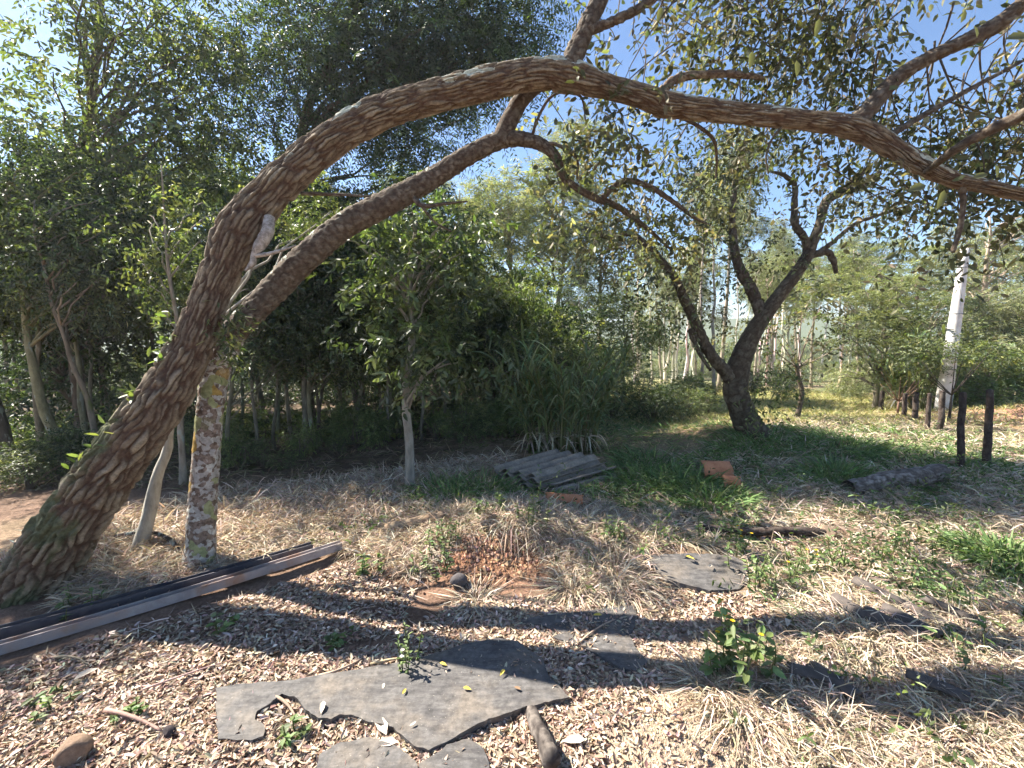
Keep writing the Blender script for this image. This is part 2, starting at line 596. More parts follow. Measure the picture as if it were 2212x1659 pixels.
def crown(acc, centre, rad, ncl, spc, nl, L, W, pal, slen=.25, droop=.3, pinnate=False, csize=.4, var=.22, outw=.8, upw=.15, flat=.7, hollow=.5, stemacc=None, cc=None):
    centre = np.asarray(centre, float)
    cc = clumps_in(centre, rad, ncl, hollow) if cc is None else cc
    ncl = len(cc)
    off = RNG.normal(size=(ncl, spc, 3)) * csize * np.array([1, 1, flat])
    p = (cc[:, None, :] + off).reshape(-1, 3)
    d = unit(off).reshape(-1, 3) * .7 + unit(np.repeat(cc - centre, spc, 0)) * outw + RNG.normal(size=(len(p), 3)) * .35 + np.array([0, 0, upw])
    ck = np.repeat(np.exp(RNG.normal(size=(ncl, 1)) * .22), spc, 0)
    sprig_leaves(acc, p, d, slen, nl, L, W, pal, droop, pinnate, var, ck, stemacc=stemacc)
    return cc


def limbs(acc, path, cc, r0, col, sag=.15, frac=1.0, ns=5, rend=.006):
    """wood running from a trunk polyline to each foliage clump"""
    path = np.asarray(path)
    for c in cc:
        if RNG.random() > frac: continue
        hd = np.hypot(path[:, 0] - c[0], path[:, 1] - c[1])
        want = c[2] - .7 * hd.min() - .2
        i = int(np.argmin(np.abs(path[:, 2] - want)))
        a = path[i]
        mid = (a + c) / 2 + np.array([0, 0, np.linalg.norm(c - a) * sag]) + RNG.normal(size=3) * .08 * np.linalg.norm(c - a)
        C = bez(a, mid, c, 7)
        C[1:-1] += RNG.normal(size=(5, 3)) * .02 * np.linalg.norm(c - a)
        r = np.linspace(r0 * (.6 + .5 * RNG.random()), rend, 7)
        v, q = tube(C, r, ns)
        acc.add(v, fixq(q), np.asarray(col) * math.exp(RNG.normal() * .15))


def fixq(q):
    """mark triangles so that offsets keep them recognisable"""
    return q


# Acc offsets would disturb negative markers: guard
_old_add = Acc.add
def _add(s, v, q, c):
    v = np.asarray(v, np.float32).reshape(-1, 3); q = np.asarray(q, np.int64).reshape(-1, 4)
    neg = q[:, 3] < 0
    q = q + s.n; q[neg, 3] = -1
    c = np.asarray(c, np.float32)
    if c.ndim == 1: c = np.broadcast_to(c, (len(v), 3))
    s.v.append(v); s.q.append(q); s.c.append(c); s.n += len(v)
Acc.add = _add

ORD = ['first', 'second', 'third', 'fourth', 'fifth', 'sixth', 'seventh', 'eighth', 'ninth', 'tenth', 'eleventh', 'twelfth', 'thirteenth', 'fourteenth', 'fifteenth', 'sixteenth', 'seventeenth', 'eighteenth', 'nineteenth', 'twentieth']
TENS = {2: 'twenty', 3: 'thirty', 4: 'forty', 5: 'fifty', 6: 'sixty', 7: 'seventy', 8: 'eighty'}
def ordinal(i):
    if i < 20: return ORD[i]
    t, r = divmod(i + 1, 10)
    return (TENS[t][:-1] + 'ieth') if r == 0 else TENS[t] + '-' + ORD[r - 1]


# palettes (surface albedo)
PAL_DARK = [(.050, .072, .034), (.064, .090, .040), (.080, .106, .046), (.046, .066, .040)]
PAL_FOREST = [(.098, .125, .052), (.118, .145, .062), (.14, .16, .070), (.080, .105, .048), (.18, .195, .085)]
PAL_BRIGHT = [(.14, .185, .07), (.17, .21, .08), (.115, .155, .055), (.21, .235, .10)]
PAL_PALE = [(.22, .235, .135), (.27, .28, .175), (.19, .205, .115), (.31, .305, .20)]
PAL_FEATHER = [(.20, .22, .11), (.25, .26, .14), (.16, .18, .09)]
PAL_ARCH = [(.12, .13, .07), (.10, .115, .06), (.16, .15, .085), (.20, .175, .115), (.09, .10, .06)]
PAL_STRAW = [(.48, .39, .29), (.56, .47, .36), (.42, .325, .235), (.35, .265, .19), (.62, .54, .43)]
PAL_LITTER = [(.43, .32, .235), (.52, .42, .32), (.33, .22, .155), (.25, .165, .12), (.60, .50, .39), (.39, .285, .215)]
PAL_GREENGRASS = [(.13, .21, .07), (.17, .25, .085), (.10, .165, .06), (.22, .28, .11)]

exec_order = 'structure, trees, objects, ground cover'

# ================================================================== THE GROUND
def graded(lo, mid_lo, mid_hi, hi, step, grow):
    a = list(np.arange(mid_lo, mid_hi, step)); s = step; x = mid_hi
    while x < hi: a.append(x); s *= grow; x += s
    a.append(hi); s = step; x = mid_lo - step; b = []
    while x > lo: b.append(x); s *= grow; x -= s
    b.append(lo)
    return np.array(b[::-1] + a)


def build_ground():
    xs = graded(-1500, -4.0, 4.5, 1500, .035, 1.07)
    ys = graded(-300, .7, 7.0, 2200, .035, 1.07)
    X, Y = np.meshgrid(xs, ys, indexing='ij')
    Z = hgt(X, Y)
    nx, ny = X.shape
    i = np.arange(nx - 1)[:, None]; j = np.arange(ny - 1)[None, :]
    q = np.stack([i * ny + j, (i + 1) * ny + j, (i + 1) * ny + j + 1, i * ny + j + 1], -1).reshape(-1, 4)
    soil = np.array([.20, .13, .092]); red = np.array([.30, .14, .075]); straw = np.array([.30, .22, .14]); sand = np.array([.46, .36, .255])
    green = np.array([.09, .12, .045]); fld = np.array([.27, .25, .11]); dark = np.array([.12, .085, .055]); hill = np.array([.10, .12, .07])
    c = np.broadcast_to(soil, X.shape + (3,)).copy()
    def lay(mask, col):
        nonlocal c
        c = c * (1 - mask[..., None]) + col * mask[..., None]
    n = fbm(X * .9, Y * .9, 77)
    lay(sstep(2.6, 3.6, Y) * sstep(.35, .6, n) * .8, straw)
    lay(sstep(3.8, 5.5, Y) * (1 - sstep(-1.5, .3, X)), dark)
    lay(sstep(.6, 1.6, X) * sstep(.3, .55, n) * .7, straw)
    lay(sstep(5, 8, Y) * sstep(0, 2, X) * sstep(.3, .6, fbm(X * .6, Y * .6, 5)), green)
    lay(sstep(8.5, 10.5, Y) * sstep(1.5, 3.5, X) * (1 - sstep(10, 16, X)), fld)
    lay(np.clip(gauss(X, Y, -.05, 3.15, .45, .3) * 1.3, 0, 1), red)
    lay(np.clip(gauss(X, Y, .72, 1.55, .36, .34) * 1.7, 0, 1) * sstep(.2, .42, fbm(X * 3, Y * 3, 8)), sand)
    lay(np.clip(gauss(X, Y, 11.0, 8.4, 1.7, 0.9) * 1.5, 0, 1), np.array([.36, .20, .13]))
    lay(sstep(25, 60, np.hypot(X, Y)), hill)
    me = mesh_np('ground', np.column_stack([X.ravel(), Y.ravel(), Z.ravel()]), q, c.reshape(-1, 3), M_SOIL, True)
    o = link('ground', me)
    o['kind'] = 'structure'; o['label'] = 'bare reddish earth of the clearing running to distant hills'
    return o


build_ground()

# ================================================================== ARCHING TREE (hero)
def arch_tree():
    base = AT(-10, 1390, 2.55); base[2] = hgt(base[0], base[1])
    t = thing('arching_tree', 'big tree with ridged brown bark arching across the whole clearing', 'tree', base)
    main = [(-70, 1470, 2.5, 150), (10, 1350, 2.52, 132), (85, 1235, 2.56, 118), (155, 1130, 2.6, 114), (232, 1020, 2.66, 110), (322, 900, 2.72, 100), (395, 785, 2.8, 82),
            (437, 685, 2.85, 71), (478, 585, 2.9, 70), (520, 495, 2.95, 84), (578, 425, 3.0, 74), (650, 355, 3.05, 70), (740, 285, 3.1, 67),
            (850, 232, 3.15, 65), (960, 203, 3.2, 62), (1070, 176, 3.2, 61), (1160, 160, 3.2, 58), (1235, 166, 3.2, 60), (1330, 192, 3.2, 46), (1400, 212, 3.2, 46), (1440, 226, 3.2, 50),
            (1530, 237, 3.15, 42), (1650, 250, 3.1, 40), (1760, 262, 3.05, 39), (1850, 277, 3.0, 44), (1912, 308, 2.95, 39), (1985, 352, 2.9, 36),
            (2060, 388, 2.85, 30), (2140, 405, 2.8, 25), (2240, 425, 2.75, 22), (2380, 450, 2.7, 16), (2520, 430, 2.6, 8)]
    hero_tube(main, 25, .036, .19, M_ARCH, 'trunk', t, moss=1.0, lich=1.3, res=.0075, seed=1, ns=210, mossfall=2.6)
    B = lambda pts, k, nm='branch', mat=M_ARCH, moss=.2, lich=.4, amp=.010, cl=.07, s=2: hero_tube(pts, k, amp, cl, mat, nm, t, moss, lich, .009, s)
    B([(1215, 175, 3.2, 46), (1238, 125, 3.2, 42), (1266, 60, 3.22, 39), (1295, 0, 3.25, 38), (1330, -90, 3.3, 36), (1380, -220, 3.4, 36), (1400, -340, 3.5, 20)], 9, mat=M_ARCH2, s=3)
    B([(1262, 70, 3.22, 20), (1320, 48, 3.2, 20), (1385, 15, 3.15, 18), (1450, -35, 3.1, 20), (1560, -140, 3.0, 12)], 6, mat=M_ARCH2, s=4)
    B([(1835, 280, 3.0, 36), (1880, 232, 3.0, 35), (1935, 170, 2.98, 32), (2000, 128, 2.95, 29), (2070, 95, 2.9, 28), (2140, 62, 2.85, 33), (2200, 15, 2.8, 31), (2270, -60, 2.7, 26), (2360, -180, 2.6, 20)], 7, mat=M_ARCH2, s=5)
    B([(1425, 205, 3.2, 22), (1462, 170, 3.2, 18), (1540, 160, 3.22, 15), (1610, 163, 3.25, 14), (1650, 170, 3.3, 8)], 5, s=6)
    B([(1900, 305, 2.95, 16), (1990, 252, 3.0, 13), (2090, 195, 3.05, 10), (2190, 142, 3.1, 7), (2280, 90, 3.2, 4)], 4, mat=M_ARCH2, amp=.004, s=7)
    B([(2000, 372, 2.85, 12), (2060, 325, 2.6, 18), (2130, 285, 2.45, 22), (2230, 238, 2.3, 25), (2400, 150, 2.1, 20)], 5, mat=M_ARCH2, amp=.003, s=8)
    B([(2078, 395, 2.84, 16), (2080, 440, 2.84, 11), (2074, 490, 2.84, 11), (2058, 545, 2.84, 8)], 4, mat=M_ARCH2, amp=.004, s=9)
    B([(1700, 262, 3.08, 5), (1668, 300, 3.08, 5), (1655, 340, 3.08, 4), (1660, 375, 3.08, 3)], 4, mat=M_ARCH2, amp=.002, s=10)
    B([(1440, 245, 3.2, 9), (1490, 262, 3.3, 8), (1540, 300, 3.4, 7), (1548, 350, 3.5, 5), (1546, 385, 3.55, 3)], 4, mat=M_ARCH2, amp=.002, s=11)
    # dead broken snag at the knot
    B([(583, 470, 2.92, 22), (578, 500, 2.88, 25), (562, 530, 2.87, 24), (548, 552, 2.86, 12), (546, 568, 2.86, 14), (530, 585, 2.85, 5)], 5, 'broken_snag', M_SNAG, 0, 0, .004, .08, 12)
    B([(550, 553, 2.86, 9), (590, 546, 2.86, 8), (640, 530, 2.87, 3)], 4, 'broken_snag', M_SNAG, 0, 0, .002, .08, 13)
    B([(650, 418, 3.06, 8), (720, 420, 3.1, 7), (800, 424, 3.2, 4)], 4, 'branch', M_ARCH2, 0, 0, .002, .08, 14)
    # crown: sparse leathery leaves on thin twigs
    A = Acc(); S = Acc()
    def cl(u, v, Y, n, sp, L=.062, W=.028, spc=6, nl=6, sl=.24):
        c = AT(np.array([u]), np.array([v]), np.array([Y]))[0]
        k = sp / F * Y
        cc = c + RNG.normal(size=(n, 3)) * k * np.array([1, .8, .7])
        crown(A, c, (1, 1, 1), n, spc, nl, L, W, PAL_ARCH, sl, .5, False, .13, .25, .2, -.25, 1, .5, S, cc)
        for e in cc:   # twig back to the stem
            a = e + np.array([RNG.normal() * .25, RNG.normal() * .2, .35 + .2 * RNG.random()])
            C = bez(a, (a + e) / 2 + RNG.normal(size=3) * .08, e, 6)
            tv, tq = tube(C, np.linspace(.007, .003, 6), 4); S.add(tv, tq, (.11, .085, .06))
    for (u, v, Y, n, sp) in [(1370, 60, 3.3, 4, 45), (1450, 110, 3.4, 4, 45), (1510, 30, 3.5, 5, 55), (1590, 60, 3.5, 6, 55), (1660, 20, 3.4, 7, 60), (1750, 50, 3.4, 8, 55), (1730, 120, 3.6, 7, 50),
                             (1820, 20, 3.3, 8, 55), (1850, 90, 3.4, 4, 40), (1650, 130, 3.5, 4, 40), (1560, 130, 3.4, 3, 30),
                             (1720, 190, 3.7, 6, 50), (1640, 215, 3.9, 5, 45), (1790, 210, 3.8, 4, 40),
                             (1890, 235, 3.6, 4, 40), (2000, 290, 3.4, 6, 45), (2090, 250, 3.3, 6, 50), (2170, 210, 3.3, 6, 45), (2180, 310, 3.2, 8, 50), (2100, 340, 3.2, 7, 45),
                             (1800, 330, 3.6, 5, 45), (1890, 370, 3.6, 6, 45), (1960, 400, 3.5, 6, 45), (2040, 440, 3.4, 6, 45), (2150, 440, 3.2, 7, 50), (2200, 380, 3.0, 5, 40),
                             (1480, 300, 3.7, 4, 50), (1330, 300, 3.6, 3, 35), (1290, 270, 3.5, 2, 30), (1380, 245, 3.4, 2, 30), (1590, 310, 3.9, 4, 45), (1700, 330, 3.8, 4, 40),
                             (1560, -90, 3.4, 8, 70), (1700, -110, 3.4, 9, 80), (1880, -100, 3.3, 8, 80), (2050, -120, 3.1, 8, 90), (1420, -180, 3.5, 8, 90), (2300, 60, 3.2, 8, 80), (2320, 300, 3.1, 8, 80)]:
        cl(u, v, Y, n, sp)
    # a few large leaves close to the lens
    for (u, v, Y, dx, dz, L) in [(2110, 82, 2.0, -.3, .9, .05), (2075, 50, 2.2, .2, .9, .06), (2170, 85, 1.9, .95, .1, .11), (2150, 355, 1.7, .2, -.9, .05), (2000, 400, 1.8, -.8, -.2, .08), (2040, 410, 1.8, -.3, -.9, .08),
                                 (2100, 385, 1.8, .9, .3, .06), (1935, 545, 2.3, -.7, -.5, .07), (1960, 540, 2.3, .8, -.5, .08), (1990, 560, 2.3, .9, -.5, .09), (1945, 515, 2.3, .3, -.9, .06), (1770, 40, 2.6, -.2, -1, .10), (1720, 130, 2.6, .1, -1, .09), (1430, 15, 2.8, -.3, -1, .09), (1625, 110, 2.7, -.1, -1, .1)]:
        p = AT(np.array([u]), np.array([v]), np.array([Y]))
        leaves(A, p, np.array([[dx, -.2, dz]]), np.array([[.2, -1, .5]]), L, L * .45, np.array([[.15, .15, .08]]), .3, .3)
    S.obj('twig', M_BARKP, t)['kind'] = 'stuff'
    A.obj('crown', M_LEAFM, t)['kind'] = 'stuff'
    # wood-rooted epiphyte sprigs on the upper side of the trunk
    E = Acc()
    for (u, v, Y) in [(232, 955, 2.6), (262, 925, 2.62), (215, 985, 2.6), (300, 860, 2.66), (345, 770, 2.7), (370, 735, 2.75), (180, 1010, 2.58), (350, 700, 2.75)]:
        p = AT(np.array([u]), np.array([v]), np.array([Y]))[0]
        n = 12
        leaves(E, p + RNG.normal(size=(n, 3)) * .03, RNG.normal(size=(n, 3)) + np.array([-.6, -.3, .5]), RNG.normal(size=(n, 3)) * .5 + np.array([-.3, -.4, 1]), .07, .025, pick(PAL_BRIGHT, n))
    E.obj('epiphyte', M_LEAF, t)['kind'] = 'stuff'
    return t


m, nt, N_, L_, p_ = base_mat('bleached_wood')
g_ = N_.new('ShaderNodeTexCoord'); n_ = noise_node(nt, 30, 6, .7, g_.outputs['Object'])
L_.new(mixc(nt, ramp(nt, n_.outputs[0], .35, .65), (.20, .17, .14), (.48, .44, .39)), p_.inputs['Base Color'])
p_.inputs['Roughness'].default_value = .85
bump(nt, p_, n_.outputs[0], .6, .005)
M_SNAG = m
arch_tree()

# ------------------------------------------------------------------ lichen-covered leaning tree behind it
def lichen_bark():
    m, nt, N, Lk, p = base_mat('lichen_bark')
    g = N.new('ShaderNodeTexCoord'); vec = g.outputs['Object']
    v1 = N.new('ShaderNodeTexVoronoi'); v1.inputs['Scale'].default_value = 38
    v2 = N.new('ShaderNodeTexVoronoi'); v2.inputs['Scale'].default_value = 14
    nz = noise_node(nt, 9, 4, .6, vec)
    wv = N.new('ShaderNodeVectorMath'); wv.operation = 'MULTIPLY_ADD'
    Lk.new(nz.outputs['Color'], wv.inputs[0]); wv.inputs[1].default_value = (.08, .08, .08); Lk.new(vec, wv.inputs[2])
    Lk.new(wv.outputs[0], v1.inputs['Vector']); Lk.new(wv.outputs[0], v2.inputs['Vector'])
    sep = N.new('ShaderNodeSeparateColor'); Lk.new(v1.outputs['Color'], sep.inputs[0])
    sep2 = N.new('ShaderNodeSeparateColor'); Lk.new(v2.outputs['Color'], sep2.inputs[0])
    n1 = noise_node(nt, 30, 6, .7, vec)
    c = mixc(nt, ramp(nt, n1.outputs[0], .35, .65), (.13, .09, .065), (.24, .18, .14))
    c = mixc(nt, ramp(nt, sep.outputs[0], .55, .6), c, (.36, .33, .29))
    c = mixc(nt, ramp(nt, sep.outputs[1], .82, .86), c, (.48, .46, .40))
    c = mixc(nt, ramp(nt, sep2.outputs[0], .80, .84), c, (.28, .29, .14))
    c = mixc(nt, ramp(nt, sep2.outputs[1], .90, .94), c, (.36, .24, .07))
    c = vary(nt, c, n1.outputs[0], .6, 1.4)
    Lk.new(c, p.inputs['Base Color']); p.inputs['Roughness'].default_value = .9; p.inputs['Specular IOR Level'].default_value = .15
    ad = N.new('ShaderNodeMath'); ad.operation = 'ADD'; Lk.new(sep.outputs[0], ad.inputs[0]); Lk.new(n1.outputs[0], ad.inputs[1])
    bump(nt, p, ad.outputs[0], .7, .01)
    return m


M_LICHEN = lichen_bark()


def lichen_tree():
    b = G(432, 1212)
    Y0 = b[1]
    t = thing('lichen_tree', 'lichen-spotted trunk that bends over below the big arching stem', 'tree', b)
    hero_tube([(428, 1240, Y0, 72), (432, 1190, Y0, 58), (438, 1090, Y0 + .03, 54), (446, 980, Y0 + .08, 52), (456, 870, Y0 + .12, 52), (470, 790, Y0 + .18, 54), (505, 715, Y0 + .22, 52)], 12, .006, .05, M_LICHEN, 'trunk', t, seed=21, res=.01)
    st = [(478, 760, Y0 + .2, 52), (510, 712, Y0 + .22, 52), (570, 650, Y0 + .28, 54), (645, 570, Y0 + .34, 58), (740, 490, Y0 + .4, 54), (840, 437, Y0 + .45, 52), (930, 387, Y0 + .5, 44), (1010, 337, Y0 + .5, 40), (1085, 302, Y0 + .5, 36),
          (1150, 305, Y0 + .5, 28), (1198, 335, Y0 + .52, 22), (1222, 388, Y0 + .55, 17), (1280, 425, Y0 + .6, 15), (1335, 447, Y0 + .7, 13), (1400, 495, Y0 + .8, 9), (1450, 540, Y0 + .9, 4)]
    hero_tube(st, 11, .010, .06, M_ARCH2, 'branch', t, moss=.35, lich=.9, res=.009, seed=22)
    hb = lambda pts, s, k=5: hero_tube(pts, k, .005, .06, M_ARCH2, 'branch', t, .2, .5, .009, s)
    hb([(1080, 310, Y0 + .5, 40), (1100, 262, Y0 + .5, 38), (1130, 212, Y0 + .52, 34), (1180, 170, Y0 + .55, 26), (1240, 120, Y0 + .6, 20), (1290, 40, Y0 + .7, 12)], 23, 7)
    hb([(1165, 310, Y0 + .5, 9), (1200, 312, Y0 + .48, 8), (1236, 332, Y0 + .46, 7), (1248, 350, Y0 + .46, 6), (1246, 385, Y0 + .46, 4)], 24)
    hb([(1300, 428, Y0 + .62, 13), (1345, 392, Y0 + .6, 13), (1400, 402, Y0 + .6, 12), (1460, 440, Y0 + .62, 10), (1500, 470, Y0 + .64, 7), (1535, 487, Y0 + .66, 4)], 25)
    hb([(1148, 298, Y0 + .48, 7), (1160, 260, Y0 + .46, 7), (1185, 215, Y0 + .42, 6), (1215, 200, Y0 + .4, 5), (1255, 210, Y0 + .4, 5), (1265, 260, Y0 + .42, 3)], 26)
    hb([(895, 430, Y0 + .42, 12), (915, 445, Y0 + .38, 10), (960, 440, Y0 + .36, 7), (1010, 435, Y0 + .34, 3)], 27)
    hb([(912, 446, Y0 + .38, 6), (940, 480, Y0 + .38, 5), (975, 500, Y0 + .4, 3)], 28)
    # fern-like epiphyte in the crook
    E = Acc()
    for (u, v) in [(500, 745), (490, 710), (520, 690), (505, 780)]:
        p = AT(np.array([u]), np.array([v]), np.array([Y0 - .02]))[0]
        n = 70
        leaves(E, p + RNG.normal(size=(n, 3)) * .05, RNG.normal(size=(n, 3)) + np.array([.4, -.4, -.1]), RNG.normal(size=(n, 3)) * .5 + np.array([0, -.4, 1]), .06, .014, pick(PAL_FOREST, n))
    E.obj('epiphyte', M_LEAF, t)['kind'] = 'stuff'
    A = Acc(); S = Acc()
    for (u, v, dY, n, sp) in [(1270, 330, .5, 3, 25), (1320, 360, .6, 3, 30), (1290, 250, .5, 2, 25), (1350, 470, .8, 5, 30), (1420, 520, .9, 6, 35), (1500, 480, .7, 3, 30), (1240, 440, .6, 3, 25), (1300, 470, .8, 4, 30), (1220, 300, .5, 1, 20), (1390, 350, .8, 4, 35)]:
        c = AT(np.array([u]), np.array([v]), np.array([Y0 + dY]))[0]
        cc = c + RNG.normal(size=(n, 3)) * sp / F * Y0
        crown(A, c, (1, 1, 1), n, 8, 6, .06, .03, PAL_ARCH, .2, .5, False, .1, .25, .2, -.25, 1, .5, S, cc)
    S.obj('twig', M_BARKP, t)['kind'] = 'stuff'
    A.obj('crown', M_LEAFM, t)['kind'] = 'stuff'


lichen_tree()

# ------------------------------------------------------------------ forked tree beyond the cane grass
def forked_tree():
    b = G(1622, 935); Y = b[1]
    t = thing('forked_tree', 'dark forked tree with crooked stems standing before the sunny field', 'tree', b)
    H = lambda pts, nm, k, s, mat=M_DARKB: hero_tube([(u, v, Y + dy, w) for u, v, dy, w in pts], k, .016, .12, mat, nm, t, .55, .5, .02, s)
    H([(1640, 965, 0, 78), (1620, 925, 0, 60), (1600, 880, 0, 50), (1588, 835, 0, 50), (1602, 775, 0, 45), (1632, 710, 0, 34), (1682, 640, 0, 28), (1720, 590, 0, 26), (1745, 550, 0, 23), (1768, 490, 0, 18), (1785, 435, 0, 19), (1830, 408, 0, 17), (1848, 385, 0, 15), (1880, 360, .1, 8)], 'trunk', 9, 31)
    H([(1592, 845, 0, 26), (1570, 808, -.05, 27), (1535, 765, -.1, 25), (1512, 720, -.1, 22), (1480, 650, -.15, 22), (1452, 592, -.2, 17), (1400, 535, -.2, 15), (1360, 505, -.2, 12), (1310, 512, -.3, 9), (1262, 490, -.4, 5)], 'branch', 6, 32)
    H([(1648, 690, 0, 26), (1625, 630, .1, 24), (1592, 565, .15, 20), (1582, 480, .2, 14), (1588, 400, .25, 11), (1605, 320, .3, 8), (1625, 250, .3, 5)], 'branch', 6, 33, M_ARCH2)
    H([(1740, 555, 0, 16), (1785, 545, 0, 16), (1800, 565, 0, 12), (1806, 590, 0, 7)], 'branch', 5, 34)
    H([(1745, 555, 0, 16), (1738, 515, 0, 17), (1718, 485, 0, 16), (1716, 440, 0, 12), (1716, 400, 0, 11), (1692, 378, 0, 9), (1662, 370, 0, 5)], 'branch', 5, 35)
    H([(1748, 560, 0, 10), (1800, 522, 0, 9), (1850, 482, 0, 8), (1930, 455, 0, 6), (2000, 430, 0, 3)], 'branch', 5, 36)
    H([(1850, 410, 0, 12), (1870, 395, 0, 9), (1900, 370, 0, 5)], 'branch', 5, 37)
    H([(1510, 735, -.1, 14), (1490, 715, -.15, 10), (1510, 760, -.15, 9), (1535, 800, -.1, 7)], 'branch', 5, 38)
    A = Acc(); S = Acc()
    for (u, v, dY, n, sp, pal) in [(1600, 320, .3, 16, 60, PAL_ARCH), (1540, 400, .2, 14, 50, PAL_ARCH), (1590, 430, .2, 12, 45, PAL_ARCH), (1660, 330, .3, 9, 45, PAL_ARCH), (1480, 340, .3, 8, 45, PAL_ARCH),
                              (1380, 520, -.2, 10, 45, PAL_ARCH), (1300, 500, -.4, 10, 45, PAL_ARCH), (1420, 610, -.2, 9, 40, PAL_ARCH), (1500, 600, -.2, 6, 35, PAL_ARCH), (1550, 620, 0, 5, 30, PAL_ARCH), (1460, 720, -.2, 5, 30, PAL_FOREST), (1640, 560, .1, 6, 35, PAL_ARCH),
                              (1380, 690, -.3, 7, 40, PAL_FOREST), (1860, 380, .1, 8, 45, PAL_ARCH), (1800, 420, .1, 5, 40, PAL_ARCH), (1950, 440, .1, 6, 45, PAL_ARCH), (1880, 480, .1, 5, 40, PAL_ARCH), (2000, 420, .1, 6, 45, PAL_ARCH), (1700, 400, .1, 3, 30, PAL_ARCH), (1690, 520, .2, 4, 30, PAL_ARCH), (1640, 870, -.2, 6, 18, PAL_FOREST), (1670, 800, -.1, 5, 22, PAL_FOREST)]:
        c = AT(np.array([u]), np.array([v]), np.array([Y + dY]))[0]
        cc = c + RNG.normal(size=(n, 3)) * sp / F * Y * np.array([1, .9, .8])
        n = max(2, int(n * .75)); cc = cc[:n]
        crown(A, c, (1, 1, 1), n, 10, 6, .065, .026, pal, .26, .45, False, .15, .25, .2, -.2, 1, .5, S, cc)
    S.obj('twig', M_BARKP, t)['kind'] = 'stuff'
    A.obj('crown', M_LEAFM, t)['kind'] = 'stuff'


forked_tree()

# ================================================================== THE WOOD
def trunk_path(b, top, lean=(0, 0), n=10, wob=.05):
    t = np.linspace(0, 1, n)[:, None]
    P = np.asarray(b) + t * (np.asarray(top) - np.asarray(b))
    w = np.cumsum(RNG.normal(size=(n, 2)) * wob, 0)
    w -= w[0]
    P[:, :2] += w
    return P


def make_tree(name, label, cat, base, height, r0, crownmeshes, col, group=None, mat=None, top=None, cz=None, wob=.05, nlimb=10, cmat=None):
    """a background tree: tapered trunk with limbs in one woody part, shared foliage meshes as crown parts"""
    t = thing(name, label, cat, base, group)
    b = np.asarray(base, float)
    tp = np.asarray(top if top is not None else b + np.array([RNG.normal() * .04 * height, RNG.normal() * .04 * height, height]))
    P = trunk_path(b - np.array([0, 0, .15]), tp, wob=wob)
    C = catmull(P, 20)
    R = r0 * (1 - .82 * np.linspace(0, 1, 20) ** 1.1); R[0] *= 1.35; R[1] *= 1.1
    A = Acc()
    v, q = tube(C, R, 9, .05); A.add(v, q, np.asarray(col))
    ends = []
    for (me, off, sc, rz) in crownmeshes:
        o = link('crown', me, t, origin=0)
        o['kind'] = 'stuff'
        o.location = off; o.scale = sc; o.rotation_euler = (0, 0, rz)
        for k in range(nlimb):
            e = b + np.asarray(off) + unit(RNG.normal(size=3)) * np.asarray(sc) * .75
            ends.append(e)
    limbs(A, C[4:], ends, r0 * .35, col, rend=.004 + r0 * .04)
    A.obj('trunk', mat or M_BARK, t)
    return t


def crown_lib(n, kw, mat, name='foliage'):
    out = []
    for k in range(n):
        a = Acc(); crown(a, (0, 0, 0), (1, 1, 1), **kw)
        out.append(a.mesh(name, mat))
    return out


LIB_FOREST = crown_lib(5, dict(ncl=30, spc=14, nl=8, L=.075, W=.030, pal=PAL_FOREST, slen=.26, csize=.20, hollow=.25), M_LEAF)
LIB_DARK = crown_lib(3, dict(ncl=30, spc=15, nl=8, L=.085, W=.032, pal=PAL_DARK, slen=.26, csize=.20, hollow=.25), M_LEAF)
LIB_BRIGHT = crown_lib(3, dict(ncl=30, spc=18, nl=8, L=.09, W=.035, pal=PAL_BRIGHT, slen=.26, csize=.20, hollow=.3), M_LEAFM)
LIB_PALE = crown_lib(5, dict(ncl=30, spc=18, nl=7, L=.10, W=.022, pal=PAL_PALE, slen=.22, csize=.13, droop=.7, hollow=.3, upw=-.2), M_LEAFM)
LIB_FEATHER = crown_lib(4, dict(ncl=44, spc=24, nl=5, L=.07, W=.02, pal=PAL_FEATHER, slen=.15, csize=.12, droop=.1, flat=.25, hollow=.35, upw=.25), M_LEAFM)


def cpick(lib, off, sc):
    return (lib[RNG.integers(len(lib))], tuple(float(a) for a in off), tuple(float(a) for a in sc), float(RNG.random() * 6.28))


# --- the big glossy evergreens whose foliage fills the upper corner: unique crowns, pinnate leaves
def glossy_tree(label, base, tops, r0, ells, pal, L, W, pinnate, group, nl=10, slen=.28, mat=M_LEAF, barkc=(.16, .12, .085), dens=1.0, rs=1.0):
    t = thing('evergreen_tree', label, 'tree', base, group)
    A = Acc(); Wd = Acc()
    P = catmull(np.vstack([np.asarray(base) - [0, 0, .15], tops]), 24)
    v, q = tube(P, np.linspace(r0, r0 * .3, 24), 10, .05); Wd.add(v, q, barkc)
    for (c, rad, ncl, spc) in ells:
        cc = crown(A, c, np.asarray(rad) * rs, int(ncl * dens), spc, nl, L, W, pal, slen, .45, pinnate, .20 * rs, hollow=.2, upw=-.05)
        limbs(Wd, P[6:], cc, r0 * .3, barkc, frac=.6 / dens ** 1.6)
    Wd.obj('trunk', M_BARK, t)
    A.obj('crown', mat, t)['kind'] = 'stuff'
    return t


GS = 1.5


def EE(u, v, Y): return AT(np.array([u], float), np.array([v], float), np.array([Y * GS], float))[0]


def E(u, v, Y): return AT(np.array([u], float), np.array([v], float), np.array([Y], float))[0]


g_left = 'glossy evergreens over the shaded edge of the wood'
